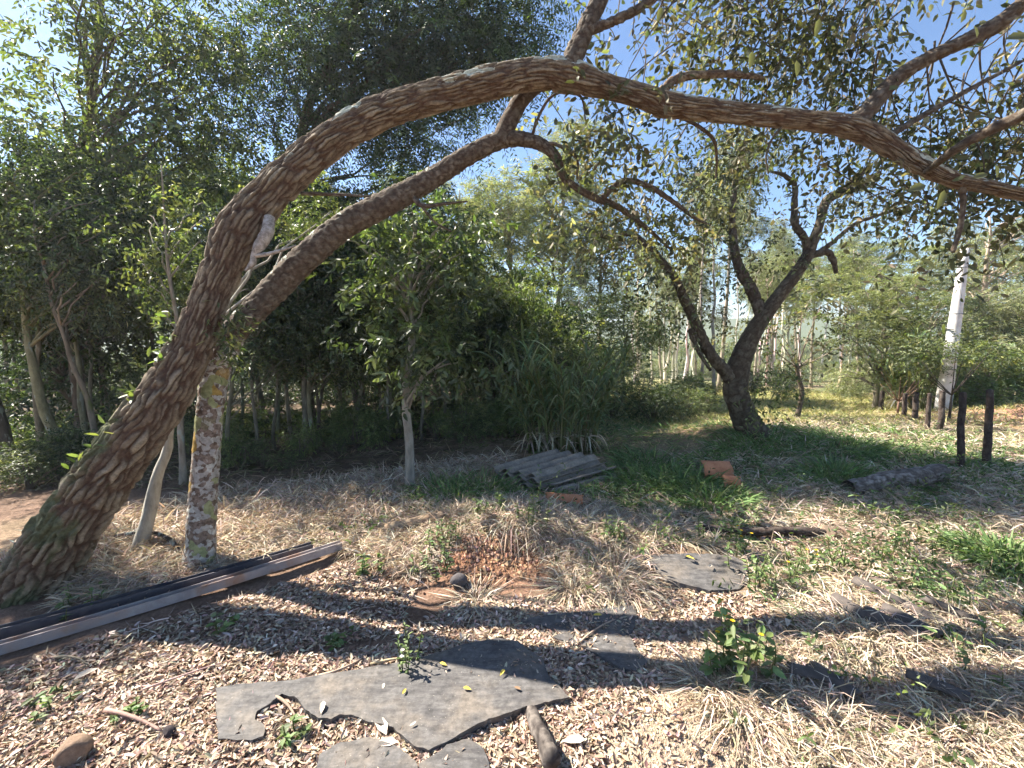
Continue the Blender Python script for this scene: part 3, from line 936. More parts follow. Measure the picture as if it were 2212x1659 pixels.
# broad-leaved one filling the upper corner beside the frame edge
b1 = GW(-4.9 * GS, 4.9 * GS)
glossy_tree('glossy broad-leaved evergreen filling the upper corner over the arching trunk', b1, [EE(150, 500, 5.0), EE(200, 200, 5.0), EE(230, -150, 5.1)], .10,
            [(EE(120, 300, 4.7), (.9, .6, .8), 26, 16), (EE(330, 250, 4.6), (.8, .6, .9), 24, 16), (EE(250, 30, 4.6), (1.1, .7, .7), 26, 16), (EE(480, 130, 4.9), (.7, .5, .7), 14, 14), (EE(60, 560, 4.6), (.6, .5, .6), 16, 16), (EE(420, 380, 4.7), (.5, .4, .6), 12, 14)],
            PAL_FOREST, .095, .038, False, g_left, nl=8, rs=GS)
b2 = GW(-2.6 * GS, 5.6 * GS)
glossy_tree('dark evergreen with drooping feather-shaped leaves against the sky', b2, [EE(640, 560, 5.4), EE(660, 250, 5.3), EE(760, 60, 5.2), EE(800, -250, 5.2)], .12,
            [(EE(720, 60, 5.1), (.8, .6, .8), 26, 14), (EE(950, 90, 5.0), (.9, .6, .6), 30, 14), (EE(1090, 40, 5.0), (.55, .5, .6), 18, 14), (EE(840, 230, 5.2), (.6, .5, .6), 18, 14), (EE(880, 340, 5.2), (.35, .4, .4), 9, 12), (EE(600, 180, 5.0), (.6, .5, .8), 16, 14), (EE(900, -160, 5.1), (1.4, .8, .8), 22, 14), (EE(1020, 200, 5.3), (.4, .4, .3), 8, 10)],
            PAL_DARK, .085, .023, True, g_left, nl=14, slen=.40, rs=GS, dens=2.5)
b3 = GW(-5.3 * GS, 5.9 * GS)
glossy_tree('glossy evergreen with silvery sheen low behind the mossy trunk', b3, [EE(120, 800, 5.6), EE(200, 600, 5.6), EE(250, 300, 5.8)], .11,
            [(EE(100, 640, 5.3), (.8, .6, .8), 24, 16), (EE(280, 640, 5.2), (.6, .5, .8), 20, 16), (EE(60, 850, 5.2), (.6, .5, .5), 14, 14), (EE(330, 480, 5.4), (.5, .5, .7), 14, 14), (EE(220, 780, 5.2), (.6, .5, .4), 14, 14)],
            PAL_DARK, .105, .040, False, g_left, nl=8, rs=GS)
b4 = GW(-2.1 * 1.3, 6.3 * 1.3)
glossy_tree('feathery-leaved evergreen hanging behind the lichen tree stem', b4, [EE(760, 800, 6.2), EE(780, 600, 6.2), EE(800, 420, 6.2)], .08,
            [(EE(760, 620, 6.0), (.8, .6, .6), 20, 14), (EE(690, 740, 5.9), (.8, .6, .4), 16, 14), (EE(850, 560, 6.2), (.7, .5, .6), 16, 14), (EE(620, 700, 5.9), (.5, .5, .5), 10, 12)],
            PAL_DARK, .08, .024, True, g_left, nl=12, slen=.36, rs=GS)
# large-leaved young tree with pale trunk
b5 = G(886, 1056)
glossy_tree('young tree with pale trunk and large paddle-shaped leaves at the wood edge', b5, [E(884, 960, b5[1]), E(876, 850, b5[1]), E(890, 740, b5[1]), E(885, 600, b5[1] + .2), E(900, 480, b5[1] + .2)], .055,
            [(E(890, 720, b5[1] - .1), (.35, .3, .25), 14, 9), (E(960, 790, b5[1]), (.3, .3, .25), 10, 9), (E(880, 600, b5[1] + .2), (.5, .4, .4), 14, 9), (E(900, 500, b5[1] + .3), (.5, .4, .3), 10, 9), (E(820, 560, b5[1] + .3), (.4, .4, .4), 10, 9), (E(980, 540, b5[1] + .3), (.45, .4, .4), 10, 9)],
            [(.10, .135, .06), (.13, .16, .08), (.08, .11, .045)], .085, .032, False, None, nl=7, slen=.16, barkc=(.30, .27, .22))

def vcap(u):
    return float(np.interp(u, [-200, 60, 420, 600, 900, 1000, 1120, 1300], [330, 260, 140, 300, 440, 540, 650, 730]))


def hcap(x, Y):
    u = CX + x / Y * F
    return float(E(u, vcap(u), Y)[2]) - float(hgt(x, Y))


# --- individual slim trunks at the edge of the wood, then rows behind
edge = [(28, 1130, 4.9, .09, (.07, .06, .045)), (104, 1090, 4.7, .055, (.17, .14, .09)), (165, 1120, 4.5, .075, (.22, .20, .11)), (196, 1100, 5.2, .05, (.19, .18, .11)), (252, 1160, 4.6, .045, (.17, .14, .10)),
        (405, 1180, 3.9, .04, (.24, .20, .15)), (508, 1120, 4.6, .035, (.13, .12, .08)), (560, 1090, 5.1, .030, (.16, .14, .10)), (602, 1075, 5.6, .032, (.15, .13, .09)), (640, 1060, 5.8, .040, (.14, .12, .08)),
        (665, 1055, 5.5, .045, (.16, .14, .10)), (694, 1060, 5.4, .04, (.17, .15, .09)), (700, 1035, 6.3, .03, (.13, .11, .08)), (742, 1045, 6.0, .035, (.15, .13, .09)), (776, 1040, 5.9, .04, (.16, .15, .10)),
        (822, 1030, 6.3, .035, (.15, .13, .09)), (842, 1035, 6.0, .028, (.22, .19, .15)), (915, 1035, 5.8, .035, (.13, .11, .08)), (960, 1020, 6.6, .035, (.20, .18, .13)), (982, 1015, 6.9, .03, (.14, .12, .09)),
        (1015, 1010, 7.2, .03, (.20, .18, .14)), (1035, 1005, 7.0, .035, (.15, .13, .09)), (1062, 1000, 7.4, .04, (.16, .14, .10)), (1085, 990, 7.8, .03, (.15, .13, .10)), (1120, 985, 8.2, .04, (.14, .12, .09))]
for k, (u, v, Y, r, c) in enumerate(edge):
    Y *= 1.2 + (.12 if k < 4 else 0)
    r *= .9
    c = np.asarray(c) * 1.25
    x = float(E(u, v, Y)[0])
    b = GW(x, Y)
    h = min(4.2 + 1.3 * RNG.random(), hcap(x, Y) - .5)
    if 3 < k < 9: h = min(h, 3.3)
    cm = []
    for j in range(1 if k == 5 else (2 if 3 < k < 9 else 3)):
        z0 = 2.3 if k < 6 else 1.7
        z = z0 + (h - z0) * (j + .3) / 3 + RNG.normal() * .15
        cm.append(cpick(LIB_FOREST if RNG.random() < .65 else LIB_DARK, (RNG.normal() * .3, RNG.normal() * .2 + .15, z), (.6 + .3 * RNG.random(), .55 + .3 * RNG.random(), .6 + .4 * RNG.random())))
    make_tree('forest_tree', f'slim forest tree at the wood edge, {ordinal(k)} trunk counting towards the cane grass', 'tree', b, h, r, cm, c, 'slim trees along the edge of the wood', wob=.035)

make_tree('added_shade_tree', 'dense little unseen tree added outside the frame to shade the steel rails', 'tree', GW(-6.0, 4.15), 4.2, .06, [cpick(LIB_DARK, (0, 0, 3.9), (.62, .62, .6)), cpick(LIB_DARK, (.2, -.3, 3.3), (.55, .6, .5)), cpick(LIB_DARK, (-.3, .2, 3.4), (.5, .5, .5))], (.14, .12, .09), None, wob=.03)  # unseen tree, added with a dense crown to widen the shade at the rails
# leaning pale stem below the arching trunk
b = G(290, 1190)
make_tree('leaning_stem', 'pale smooth stem leaning under the arching trunk', 'tree', b, 3.4, .055, [cpick(LIB_FOREST, (.9, .9, 2.6), (.35, .3, .35))], (.36, .33, .27), None, M_BARK, top=E(395, 780, b[1] + .25), wob=.012, nlimb=4)
# dark leaning trunk crossing from the corner
rows = []
for Y in (7.6, 9.0, 10.6, 12.6, 15):
    w = Y * 1.17
    x = -w
    while x < .10 * Y + .4:
        rows.append((x + RNG.normal() * .25, Y + RNG.normal() * .35))
        x += .62 + .045 * Y
for k, (x, Y) in enumerate(sorted(rows, key=lambda a: a[0] / a[1])):
    b = GW(x, Y)
    h = 6 + 3 * RNG.random() + (Y - 7) * .15
    ph = x / Y
    h = min(h, hcap(x, Y) - .4)
    cm = []
    nc = 2 if Y < 10 else 3
    for j in range(nc):
        z0 = (2.2 if ph < -.5 else 1.2) if Y < 11.5 else .7
        z = z0 + .5 * RNG.random() + (h - z0 - .6) * (j + .3) / nc
        s = .6 + .3 * RNG.random()
        cm.append(cpick(LIB_FOREST if RNG.random() < .6 else LIB_DARK, (RNG.normal() * .4, RNG.normal() * .3, z), (s, s, s * .95)))
    if RNG.random() < .15:
        cm.append(cpick(LIB_DARK, (RNG.normal() * .5, RNG.normal() * .3, .5), (.7, .6, .55)))
    make_tree('forest_tree', f'forest tree deep inside the dark wood, {ordinal(k)} trunk counting towards the cane grass', 'tree', b, h, .022 + .032 * RNG.random(), cm, hsvar((.20, .17, .125), 1)[0], 'trees deep inside the wood', wob=.05, nlimb=4)

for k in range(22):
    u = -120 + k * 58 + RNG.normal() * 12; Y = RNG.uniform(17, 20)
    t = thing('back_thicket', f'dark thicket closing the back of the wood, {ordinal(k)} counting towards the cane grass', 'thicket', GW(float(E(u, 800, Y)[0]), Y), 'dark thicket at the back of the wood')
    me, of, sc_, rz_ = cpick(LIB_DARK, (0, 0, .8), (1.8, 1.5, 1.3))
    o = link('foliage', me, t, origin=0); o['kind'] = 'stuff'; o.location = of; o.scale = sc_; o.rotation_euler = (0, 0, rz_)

# --- low bushes in front of the wood
def bush(label, x, Y, rx, rz, lib, group=None, n=2, name='bush'):
    t = thing(name, label, 'bush', GW(x, Y), group)
    A = Acc()
    for k in range(n):
        off = (RNG.normal() * rx * .35, RNG.normal() * rx * .3, rz * (.75 + .3 * RNG.random()))
        me, of, s, rz_ = cpick(lib, off, (rx * .8, rx * .7, rz * .8))
        o = link('foliage', me, t, origin=0); o['kind'] = 'stuff'; o.location = of; o.scale = s; o.rotation_euler = (0, 0, rz_)
    b = np.array(t.location)
    for k in range(7):
        e = b + np.array([RNG.normal() * rx * .4, RNG.normal() * rx * .4, rz * (.8 + .6 * RNG.random())])
        v, q = tube(bez(b - [0, 0, .05], (b + e) / 2 + RNG.normal(size=3) * .05, e, 6), np.linspace(.014, .004, 6), 5); A.add(v, q, (.13, .10, .07))
    A.obj('stem', M_BARKP, t)
    return t


def bx(u, v, Y): return float(E(u, v, Y)[0])


gb = 'bushes at the foot of the wood'
for (u, Y, rx, rz, lib, lab) in [(40, 4.6, .5, .30, LIB_FOREST, 'leafy bush in the shade beside the foot of the arching trunk'), (110, 5.0, .4, .35, LIB_DARK, 'dark bush behind the mossy base of the arching trunk'),
                                 (540, 5.6, .35, .2, LIB_FOREST, 'low leafy bush just beyond the lichen tree'),
                                 (770, 6.6, .35, .4, LIB_BRIGHT, 'green sapling bush before the pale-trunked young tree'), (1000, 6.8, .5, .45, LIB_FOREST, 'bush between the pale-trunked tree and the cane grass'),
                                 (1110, 6.9, .5, .35, LIB_BRIGHT, 'bluish green bush at the shaded side of the cane clump'), (1070, 8.0, .8, 1.0, LIB_FOREST, 'tall shrub behind the cane clump on its shaded side'),
                                 (1160, 8.8, .9, 1.5, LIB_BRIGHT, 'tall bright shrub rising behind the cane clump'), (1320, 8.8, .7, .8, LIB_FOREST, 'shrub on the sunny side behind the cane clump'),
                                 (1410, 8.6, .6, .5, LIB_DARK, 'dark bush in front of the distant trunks near the cane'), (1480, 9.4, .6, .35, LIB_FOREST, 'bush left of the forked tree in half shade'),
                                 (1470, 11.5, .7, .5, LIB_BRIGHT, 'bluish bright shrub seen past the forked tree fork'), (1390, 10.5, .8, .6, LIB_FOREST, 'rounded shrub before the plantation trunks'),
                                 (1530, 10.3, .5, .4, LIB_DARK, 'small dark bush at the foot of thin pale trunks'), (1690, 14.5, .8, .7, LIB_DARK, 'dark bush at the far edge of the sunny field'),
                                 (1580, 14.0, .6, .6, LIB_DARK, 'low bush behind the forked trunk at the field edge'), (1800, 16.0, 1.0, .7, LIB_PALE, 'dry greyish bush at the far end of the field')]:
    bush(lab, bx(u, 900, Y), Y, rx, rz, lib, gb)

for k in range(14):
    u = 430 + k * 50 + RNG.normal() * 8; Y = float(np.interp(u, [430, 1130], [5.3, 7.6])) + RNG.uniform(-.3, .8)
    bush(f'small undergrowth sapling before the dark wood, {ordinal(k)} counting from the lichen tree', bx(u, 1000, Y), Y, RNG.uniform(.2, .34), RNG.uniform(.12, .36), LIB_BRIGHT if k % 3 else LIB_FOREST, 'undergrowth saplings along the wood', n=1, name='undergrowth_sapling')

# --- taller background trees
def bg(u, Y, vtop, vbot, wpx, lib, trw, label, col=(.30, .25, .19), group=None, n=4, cat='tree', name='background_tree', uy=None, wob=.06):
    x = bx(u, 700, Y); b = GW(x, Y)
    zt = float(E(u, vtop, Y)[2]); zb = float(E(u, vbot, Y)[2])
    rx = wpx / 2 / F * Y
    h = zt - b[2]
    cm = []
    for j in range(n):
        z = zb + (zt - zb) * (j + .5) / n - b[2]
        tp = math.sin(math.pi * (.18 + .72 * (j + .5) / n))
        s = rx * (.5 + .5 * tp) * .8
        cm.append(cpick(lib, (RNG.normal() * rx * .3, RNG.normal() * rx * .3, z), (s, s, max((zt - zb) / n * .75, s * .6))))
    return make_tree(name, label, cat, b, h * .95, trw / 2 / F * Y, cm, col, group, M_BARKP, wob=wob, nlimb=7)


gt = 'tall trees beyond the clearing'
bg(1195, 15, 300, 560, 260, LIB_PALE, 14, 'tall pale-crowned tree rising behind the bent branch in the middle', n=7, group=gt)
bg(1090, 14, 420, 700, 230, LIB_PALE, 12, 'pale tree at the shoulder of the tall middle tree', n=6, group=gt)
bg(1290, 16, 400, 680, 200, LIB_PALE, 12, 'pale tree on the sunny flank of the tall middle tree', n=5, group=gt)
bg(985, 12, 390, 720, 240, LIB_PALE, 12, 'pale tree peeping out under the bent branch', n=6, group=gt)
bg(900, 10, 470, 760, 240, LIB_FOREST, 12, 'green tree standing behind the paddle-leaved young tree', n=5, group=gt)
bg(1130, 10.5, 600, 850, 260, LIB_BRIGHT, 10, 'bright green rounded tree behind the cane clump', n=5, group=gt)
bg(1250, 11, 640, 860, 200, LIB_FOREST, 12, 'mid green tree with thin pale trunk over the cane clump', n=4, group=gt, col=(.4, .36, .3))
bg(1240, 13, 560, 700, 90, LIB_PALE, 9, 'slender pale-barked tree with two upright stems over the cane', n=3, group=gt, col=(.45, .41, .34))
bg(1560, 19, 310, 520, 170, LIB_PALE, 9, 'pale-crowned tree behind the forked tree top', n=6, group=gt)
bg(1668, 24, 470, 560, 60, LIB_PALE, 6, 'slim pale tree against the sky beside the forked tree', n=3, group=gt)
bg(1350, 13, 640, 800, 150, LIB_BRIGHT, 9, 'bright tree where the wood gives way to the plantation', n=3, group=gt)
bg(1850, 15, 520, 640, 200, LIB_FEATHER, 8, 'feathery flat-layered tree behind the forked tree', n=5, group=gt)
bg(1760, 22, 560, 640, 140, LIB_FEATHER, 7, 'feathery tree over the far end of the field', n=4, group=gt)
bg(1955, 16, 540, 740, 170, LIB_FEATHER, 8, 'feathery layered tree above the dense rounded shrub', n=5, group=gt)
bg(1905, 11.5, 600, 850, 250, LIB_FEATHER, 14, 'dense rounded feathery shrub tree at the end of the post row', n=6, group=gt, col=(.2, .17, .12))
bg(1985, 10.5, 650, 850, 170, LIB_FOREST, 12, 'dark green shrub tree beside the rounded feathery one', n=4, group=gt, col=(.2, .17, .12))
bg(2150, 17, 450, 700, 200, LIB_PALE, 17, 'tall eucalyptus with pinkish trunk near the frame edge', n=5, group=gt, col=(.42, .32, .25))
bg(2195, 20, 480, 720, 200, LIB_PALE, 14, 'tall eucalyptus hard against the frame edge', n=5, group=gt, col=(.4, .31, .25))
bg(2060, 21, 470, 640, 130, LIB_PALE, 9, 'thin eucalyptus behind the white pole', n=4, group=gt, col=(.4, .33, .27))
bg(2120, 14, 640, 800, 230, LIB_PALE, 8, 'pale shrubby tree behind the fence posts', n=4, group=gt)
bg(2230, 13, 620, 840, 220, LIB_PALE, 8, 'pale shrubby tree at the frame edge past the posts', n=4, group=gt)
bg(2060, 12, 800, 870, 180, LIB_BRIGHT, 8, 'bright low tree around the foot of the white pole', n=3, group=gt)
bg(2170, 10.5, 770, 880, 240, LIB_BRIGHT, 8, 'bright thicket tree behind the red bank', n=3, group=gt)
bg(1435, 22, 540, 720, 110, LIB_PALE, 6, 'narrow pale tree in the gap beside the forked tree', n=4, group=gt)
bg(1510, 26, 520, 700, 120, LIB_PALE, 6, 'pale tree between the forked stems far behind', n=4, group=gt)

# plantation of thin pale trunks across the field
pl = []
for k in range(46):
    Y = RNG.uniform(17, 38)
    u = RNG.uniform(1290, 1990)
    pl.append((u, Y))
for k, (u, Y) in enumerate(sorted(pl)):
    vt = RNG.uniform(490, 620) if u > 1380 else RNG.uniform(580, 660)
    bg(u, Y, vt, vt + 75, RNG.uniform(55, 85), LIB_PALE if RNG.random() < .8 else LIB_FEATHER, RNG.uniform(4, 7.5), f'thin plantation tree across the field, {ordinal(k)} counting from the cane clump side', hsvar((.56, .49, .41), 1)[0], 'thin plantation trees across the field', n=2, name='plantation_tree', wob=.09)

# thicket behind the plantation closing the horizon
for k in range(34):
    Y = RNG.uniform(30, 48); u = 1250 + k * 30 + RNG.normal() * 10
    bush(f'far thicket bush behind the plantation, {ordinal(k)} counting from the cane clump side', bx(u, 750, Y), Y, RNG.uniform(1.6, 2.6), RNG.uniform(.6, 1.3), LIB_PALE if k % 3 else LIB_FOREST, 'far thicket behind the plantation', n=2, name='thicket_bush')

for k in range(16):
    Y = RNG.uniform(58, 72); u = 1260 + k * 62 + RNG.normal() * 10
    bush(f'hazy far tree clump closing the horizon, {ordinal(k)} counting from the cane clump side', bx(u, 750, Y), Y, RNG.uniform(3.5, 5), RNG.uniform(2.2, 3.6), LIB_PALE if k % 2 else LIB_FOREST, 'hazy tree clumps on the horizon', n=2, name='far_clump')

# two thin pale trunks left of the forked tree, the pruned young trunk, the pole
for (u, v, w, lab) in [(1518, 880, 8, 'thin pale bare trunk beside the forked tree, the nearer to the cane'), (1540, 868, 9, 'thin pale bare trunk beside the forked tree, the nearer to its fork')]:
    b = G(u, v)
    make_tree('thin_tree', lab, 'tree', b, 6.0, w / 2 / F * b[1], [cpick(LIB_PALE, (0, 0, 5.6), (.9, .9, .9))], (.34, .29, .24), 'thin trunks beside the forked tree', M_BARKP, wob=.04, nlimb=5)
b = G(1722, 905)
t = thing('pruned_trunk', 'bare pruned young trunk standing alone in the sunny field', 'tree', b)
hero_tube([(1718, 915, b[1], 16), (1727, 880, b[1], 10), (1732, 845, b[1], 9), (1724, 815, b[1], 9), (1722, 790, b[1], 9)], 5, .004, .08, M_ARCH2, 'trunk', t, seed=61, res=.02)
A = Acc(); S = Acc()
for (u, v, n, sp) in [(1725, 720, 6, 35), (1765, 670, 6, 40), (1690, 690, 5, 35)]:
    c = E(u, v, b[1]); cc = c + RNG.normal(size=(n, 3)) * sp / F * b[1]
    crown(A, c, (1, 1, 1), n, 12, 6, .10, .045, PAL_ARCH, .3, .5, False, .2, cc=cc, stemacc=S)
    for e in cc[::2]:
        tv, tq = tube(bez(E(1723, 795, b[1]), (E(1723, 795, b[1]) + e) / 2 + RNG.normal(size=3) * .1, e, 6), np.linspace(.016, .004, 6), 5); S.add(tv, tq, (.24, .19, .14))
S.obj('twig', M_BARKP, t)['kind'] = 'stuff'; A.obj('crown', M_LEAFM, t)['kind'] = 'stuff'

m, nt, N_, L_, p_ = base_mat('white_pole')
g_ = N_.new('ShaderNodeTexCoord'); n_ = noise_node(nt, 6, 5, .6, g_.outputs['Object'])
L_.new(mixc(nt, ramp(nt, n_.outputs[0], .3, .7), (.60, .56, .52), (.78, .75, .71)), p_.inputs['Base Color']); p_.inputs['Roughness'].default_value = .8
M_POLE = m
b = GW(bx(2045, 800, 9.6), 9.6)
t = thing('white_pole', 'tall white tapering pole rising out of the shrubs', 'pole', b)
A = Acc(); top = E(2086, 532, 9.6)
C = np.linspace(b - [0, 0, .2], top, 14); v, q = tube(C, np.linspace(.15, .075, 14), 14); A.add(v, q, (1, 1, 1)); A.obj('shaft', M_POLE, t)
for f in (.30, .62, .88):
    p0 = C[0] + (top - C[0]) * f; r = .15 - .075 * f + .006
    a2 = Acc(); v, q = tube(np.array([p0, p0 + (top - b) * .004]), np.array([r, r]), 14); a2.add(v, q, (.2, .2, .2)); a2.obj('band', M_BARKP, t)

# ------------------------------------------------------------------ cane grass clumps
def cane(label, base, n, hmin, hmax, spread, name='cane_clump', pal=PAL_GREENGRASS, wid=.03):
    t = thing(name, label, 'cane grass', base)
    A = Acc(); S = Acc()
    for k in range(n):
        a = RNG.random() * 6.283; r = spread * math.sqrt(RNG.random())
        p = np.array([base[0] + r * math.cos(a), base[1] + r * math.sin(a) * .7, 0]); p[2] = hgt(p[0], p[1])
        h = RNG.uniform(hmin, hmax)
        out = np.array([math.cos(a), math.sin(a) * .7, 0]) * .30 * r / spread + RNG.normal(size=3) * .08
        top = p + np.array([out[0] * h, out[1] * h, h * .8])
        C = bez(p, p + np.array([0, 0, h * .4]), top, 7)
        v, q = tube(C, np.linspace(.010, .005, 7), 5); S.add(v, q, hsvar((.16, .17, .06), 1)[0])
        m = 11
        tt = RNG.uniform(.3, 1, m)
        pos = np.stack([C[min(int(x * 6), 5)] + (C[min(int(x * 6) + 1, 6)] - C[min(int(x * 6), 5)]) * (x * 6 % 1) for x in tt])
        az = RNG.random(m) * 6.283
        d = np.column_stack([np.cos(az) * .6, np.sin(az) * .6, np.full(m, 1.0)]) + out
        blades6(A, pos, d, RNG.uniform(.5, .95, m) * (h / hmax) * .95, wid * (.7 + .6 * RNG.random(m)), RNG.uniform(.35, .95, m), pick(pal, m, .2))
        if RNG.random() < .6:
            m = 4
            az = RNG.random(m) * 6.283
            d = np.column_stack([np.cos(az), np.sin(az), np.full(m, .6)])
            blades6(A, np.repeat(p[None] + [0, 0, h * .15], m, 0), d, .4, wid * .8, 1.0, pick(PAL_STRAW, m))
    S.obj('stalk', M_GRASS, t)['kind'] = 'stuff'
    A.obj('blade', M_GRASS, t)['kind'] = 'stuff'
    return t


def blades6(acc, P, d0, L, W, bend, col):
    n = len(P); d0 = unit(d0)
    L = np.broadcast_to(L, (n,))[:, None]; W = np.broadcast_to(W, (n,))[:, None]; bend = np.broadcast_to(bend, (n,))[:, None]
    side = unit(np.cross(d0, np.array([0, 0, 1.0]) + RNG.normal(size=(n, 3)) * .2))
    V = []
    for t, w in ((0, .6), (.2, 1), (.4, 1), (.6, .85), (.8, .55), (1, .04)):
        c = P + d0 * L * t + np.array([0, 0, -1.0]) * bend * L * t * t
        V += [c + side * W * w * .5, c - side * W * w * .5]
    V = np.stack(V, 1); b = np.arange(n)[:, None] * 12
    q = np.concatenate([b + np.array([[k * 2, k * 2 + 1, k * 2 + 3, k * 2 + 2]]) for k in range(5)], 0)
    acc.add(V.reshape(-1, 3), q, np.repeat(np.broadcast_to(col, (n, 3)), 12, 0))


PAL_CANE = [(.15, .21, .10), (.18, .24, .12), (.12, .17, .08), (.23, .27, .14)]
b = G(1215, 975)
cane('tall arching cane grass clump behind the stacked roof sheets', b, 70, 1.0, 1.9, .5, pal=PAL_CANE, wid=.026)
cane('pale arching cane grass showing at the white pole foot', GW(bx(1985, 780, 10.2), 10.2), 26, 1.6, 2.5, .5, pal=PAL_BRIGHT, wid=.05)

# ================================================================== MADE OBJECTS
def board_mat():
    m, nt, N, Lk, p = base_mat('weathered_board')
    g = N.new('ShaderNodeTexCoord'); mp = N.new('ShaderNodeMapping'); mp.inputs['Scale'].default_value = (1.0, 4.5, 4.5); mp.inputs['Rotation'].default_value = (0, 0, .12)
    Lk.new(g.outputs['Object'], mp.inputs[0])
    n1 = noise_node(nt, 9, 8, .7, mp.outputs[0], .4); n2 = noise_node(nt, 4, 5, .6, g.outputs['Object']); n3 = noise_node(nt, 120, 3, .6, g.outputs['Object'])
    c = mixc(nt, ramp(nt, n1.outputs[0], .3, .7), (.060, .056, .056), (.125, .118, .112))
    n4 = noise_node(nt, 28, 6, .75, g.outputs['Object'])
    c = mixc(nt, ramp(nt, n2.outputs[0], .45, .72), c, (.16, .135, .11))
    c = vary(nt, c, n4.outputs[0], .5, 1.5)
    c = mixc(nt, ramp(nt, n3.outputs[0], .66, .74), c, (.33, .30, .26))
    Lk.new(c, p.inputs['Base Color']); p.inputs['Roughness'].default_value = .75; p.inputs['Specular IOR Level'].default_value = .35
    bump(nt, p, n1.outputs[0], .8, .006)
    return m


M_BOARD = board_mat()


def slab(name, label, px, thick, cat, lift=.012, mat=M_BOARD, jag=.006, seed=0, group=None):
    """broken board lying on the earth: outline with ragged edge, real thickness, a gently warped top"""
    W = np.array([G(u, v)[:2] for u, v in px])
    # densify + ragged edge
    out = []
    for i in range(len(W)):
        a, b = W[i], W[(i + 1) % len(W)]
        k = max(2, int(np.linalg.norm(b - a) / .018))
        for j in range(k): out.append(a + (b - a) * j / k)
    W = np.array(out); n = len(W)
    W = W + jag * (np.column_stack([vnoise(W[:, 0] * 45, W[:, 1] * 45, seed), vnoise(W[:, 0] * 45 + 9, W[:, 1] * 45, seed + 5)]) - .5) * 2
    A_ = np.column_stack([W, np.ones(n)])
    co, *_ = np.linalg.lstsq(A_, hgt(W[:, 0], W[:, 1]), rcond=None)
    z = A_ @ co + lift
    import bmesh
    bm = bmesh.new()
    top = [bm.verts.new((W[i, 0], W[i, 1], z[i] + thick)) for i in range(n)]
    bot = [bm.verts.new((W[i, 0] + .004 * math.sin(i), W[i, 1], z[i] - .02)) for i in range(n)]
    es = [bm.edges.new((top[i], top[(i + 1) % n])) for i in range(n)]
    bmesh.ops.triangle_fill(bm, use_beauty=True, use_dissolve=False, edges=es, normal=(0, 0, 1))
    for i in range(n):
        try: bm.faces.new((top[i], bot[i], bot[(i + 1) % n], top[(i + 1) % n]))
        except ValueError: pass
    bmesh.ops.recalc_face_normals(bm, faces=bm.faces)
    me = bpy.data.meshes.new(name); bm.to_mesh(me); bm.free(); me.materials.append(mat)
    o = link(name, me)
    tag(o, label, cat, group)
    return co


gbd = 'broken weathered boards on the earth'
BIG = [(470, 1500), (560, 1492), (640, 1482), (750, 1466), (850, 1448), (905, 1440), (940, 1425), (1000, 1404), (1070, 1390), (1118, 1398), (1150, 1420), (1172, 1432), (1185, 1470), (1205, 1492), (1228, 1522), (1185, 1532), (1130, 1546), (1085, 1566), (1045, 1578),
       (1005, 1600), (985, 1612), (950, 1625), (925, 1635), (892, 1626), (868, 1602), (850, 1588), (800, 1574), (770, 1562), (735, 1558), (715, 1570), (680, 1564), (657, 1545), (638, 1520), (610, 1513), (580, 1536), (555, 1550), (553, 1565), (575, 1580), (570, 1605), (545, 1612), (475, 1606), (468, 1555)]
co_big = slab('weathered_board', 'large dark grey board with a ragged front edge and a notch', BIG, .022, 'board', seed=1, group=gbd)
slab('weathered_board', 'dark board fragment poking in below the large ragged board', [(690, 1650), (735, 1618), (800, 1606), (850, 1622), (882, 1643), (905, 1668), (900, 1720), (680, 1720)], .018, 'board', seed=2, group=gbd)
slab('weathered_board', 'small split board piece beside the grey stick in the foreground', [(905, 1665), (940, 1643), (965, 1624), (1012, 1614), (1042, 1630), (1058, 1665), (1060, 1720), (915, 1720)], .02, 'board', seed=3, group=gbd)
slab('weathered_board', 'middle board half buried in dry leaves with a pointed corner', [(1124, 1350), (1180, 1338), (1239, 1331), (1310, 1322), (1365, 1318), (1376, 1342), (1371, 1362), (1362, 1385), (1370, 1405), (1398, 1440), (1375, 1458), (1345, 1455), (1290, 1423), (1239, 1397), (1195, 1387), (1212, 1374), (1165, 1360)], .014, 'board', seed=4, group=gbd)
slab('weathered_board', 'farthest dark board lying between straw and green weeds', [(1390, 1209), (1440, 1202), (1484, 1199), (1545, 1206), (1589, 1221), (1613, 1233), (1616, 1258), (1594, 1276), (1533, 1286), (1496, 1279), (1439, 1264), (1417, 1242), (1405, 1224)], .016, 'board', seed=5, group=gbd)

# --- steel rails
m, nt, N_, L_, p_ = base_mat('galvanised_steel')
g_ = N_.new('ShaderNodeTexCoord'); n_ = noise_node(nt, 14, 6, .65, g_.outputs['Object']); n2_ = noise_node(nt, 3.5, 5, .6, g_.outputs['Object'])
c_ = mixc(nt, ramp(nt, n_.outputs[0], .35, .65), (.30, .26, .255), (.42, .38, .37))
c_ = mixc(nt, ramp(nt, n2_.outputs[0], .50, .68), c_, (.30, .17, .11))
L_.new(c_, p_.inputs['Base Color']); p_.inputs['Roughness'].default_value = .55; p_.inputs['Metallic'].default_value = .25
bump(nt, p_, n_.outputs[0], .2, .002)
M_STEEL = m
m, nt, N_, L_, p_ = base_mat('dark_steel')
g_ = N_.new('ShaderNodeTexCoord'); n_ = noise_node(nt, 8, 6, .65, g_.outputs['Object'])
L_.new(mixc(nt, ramp(nt, n_.outputs[0], .35, .65), (.055, .055, .075), (.12, .11, .115)), p_.inputs['Base Color']); p_.inputs['Roughness'].default_value = .5; p_.inputs['Metallic'].default_value = .3
M_DSTEEL = m


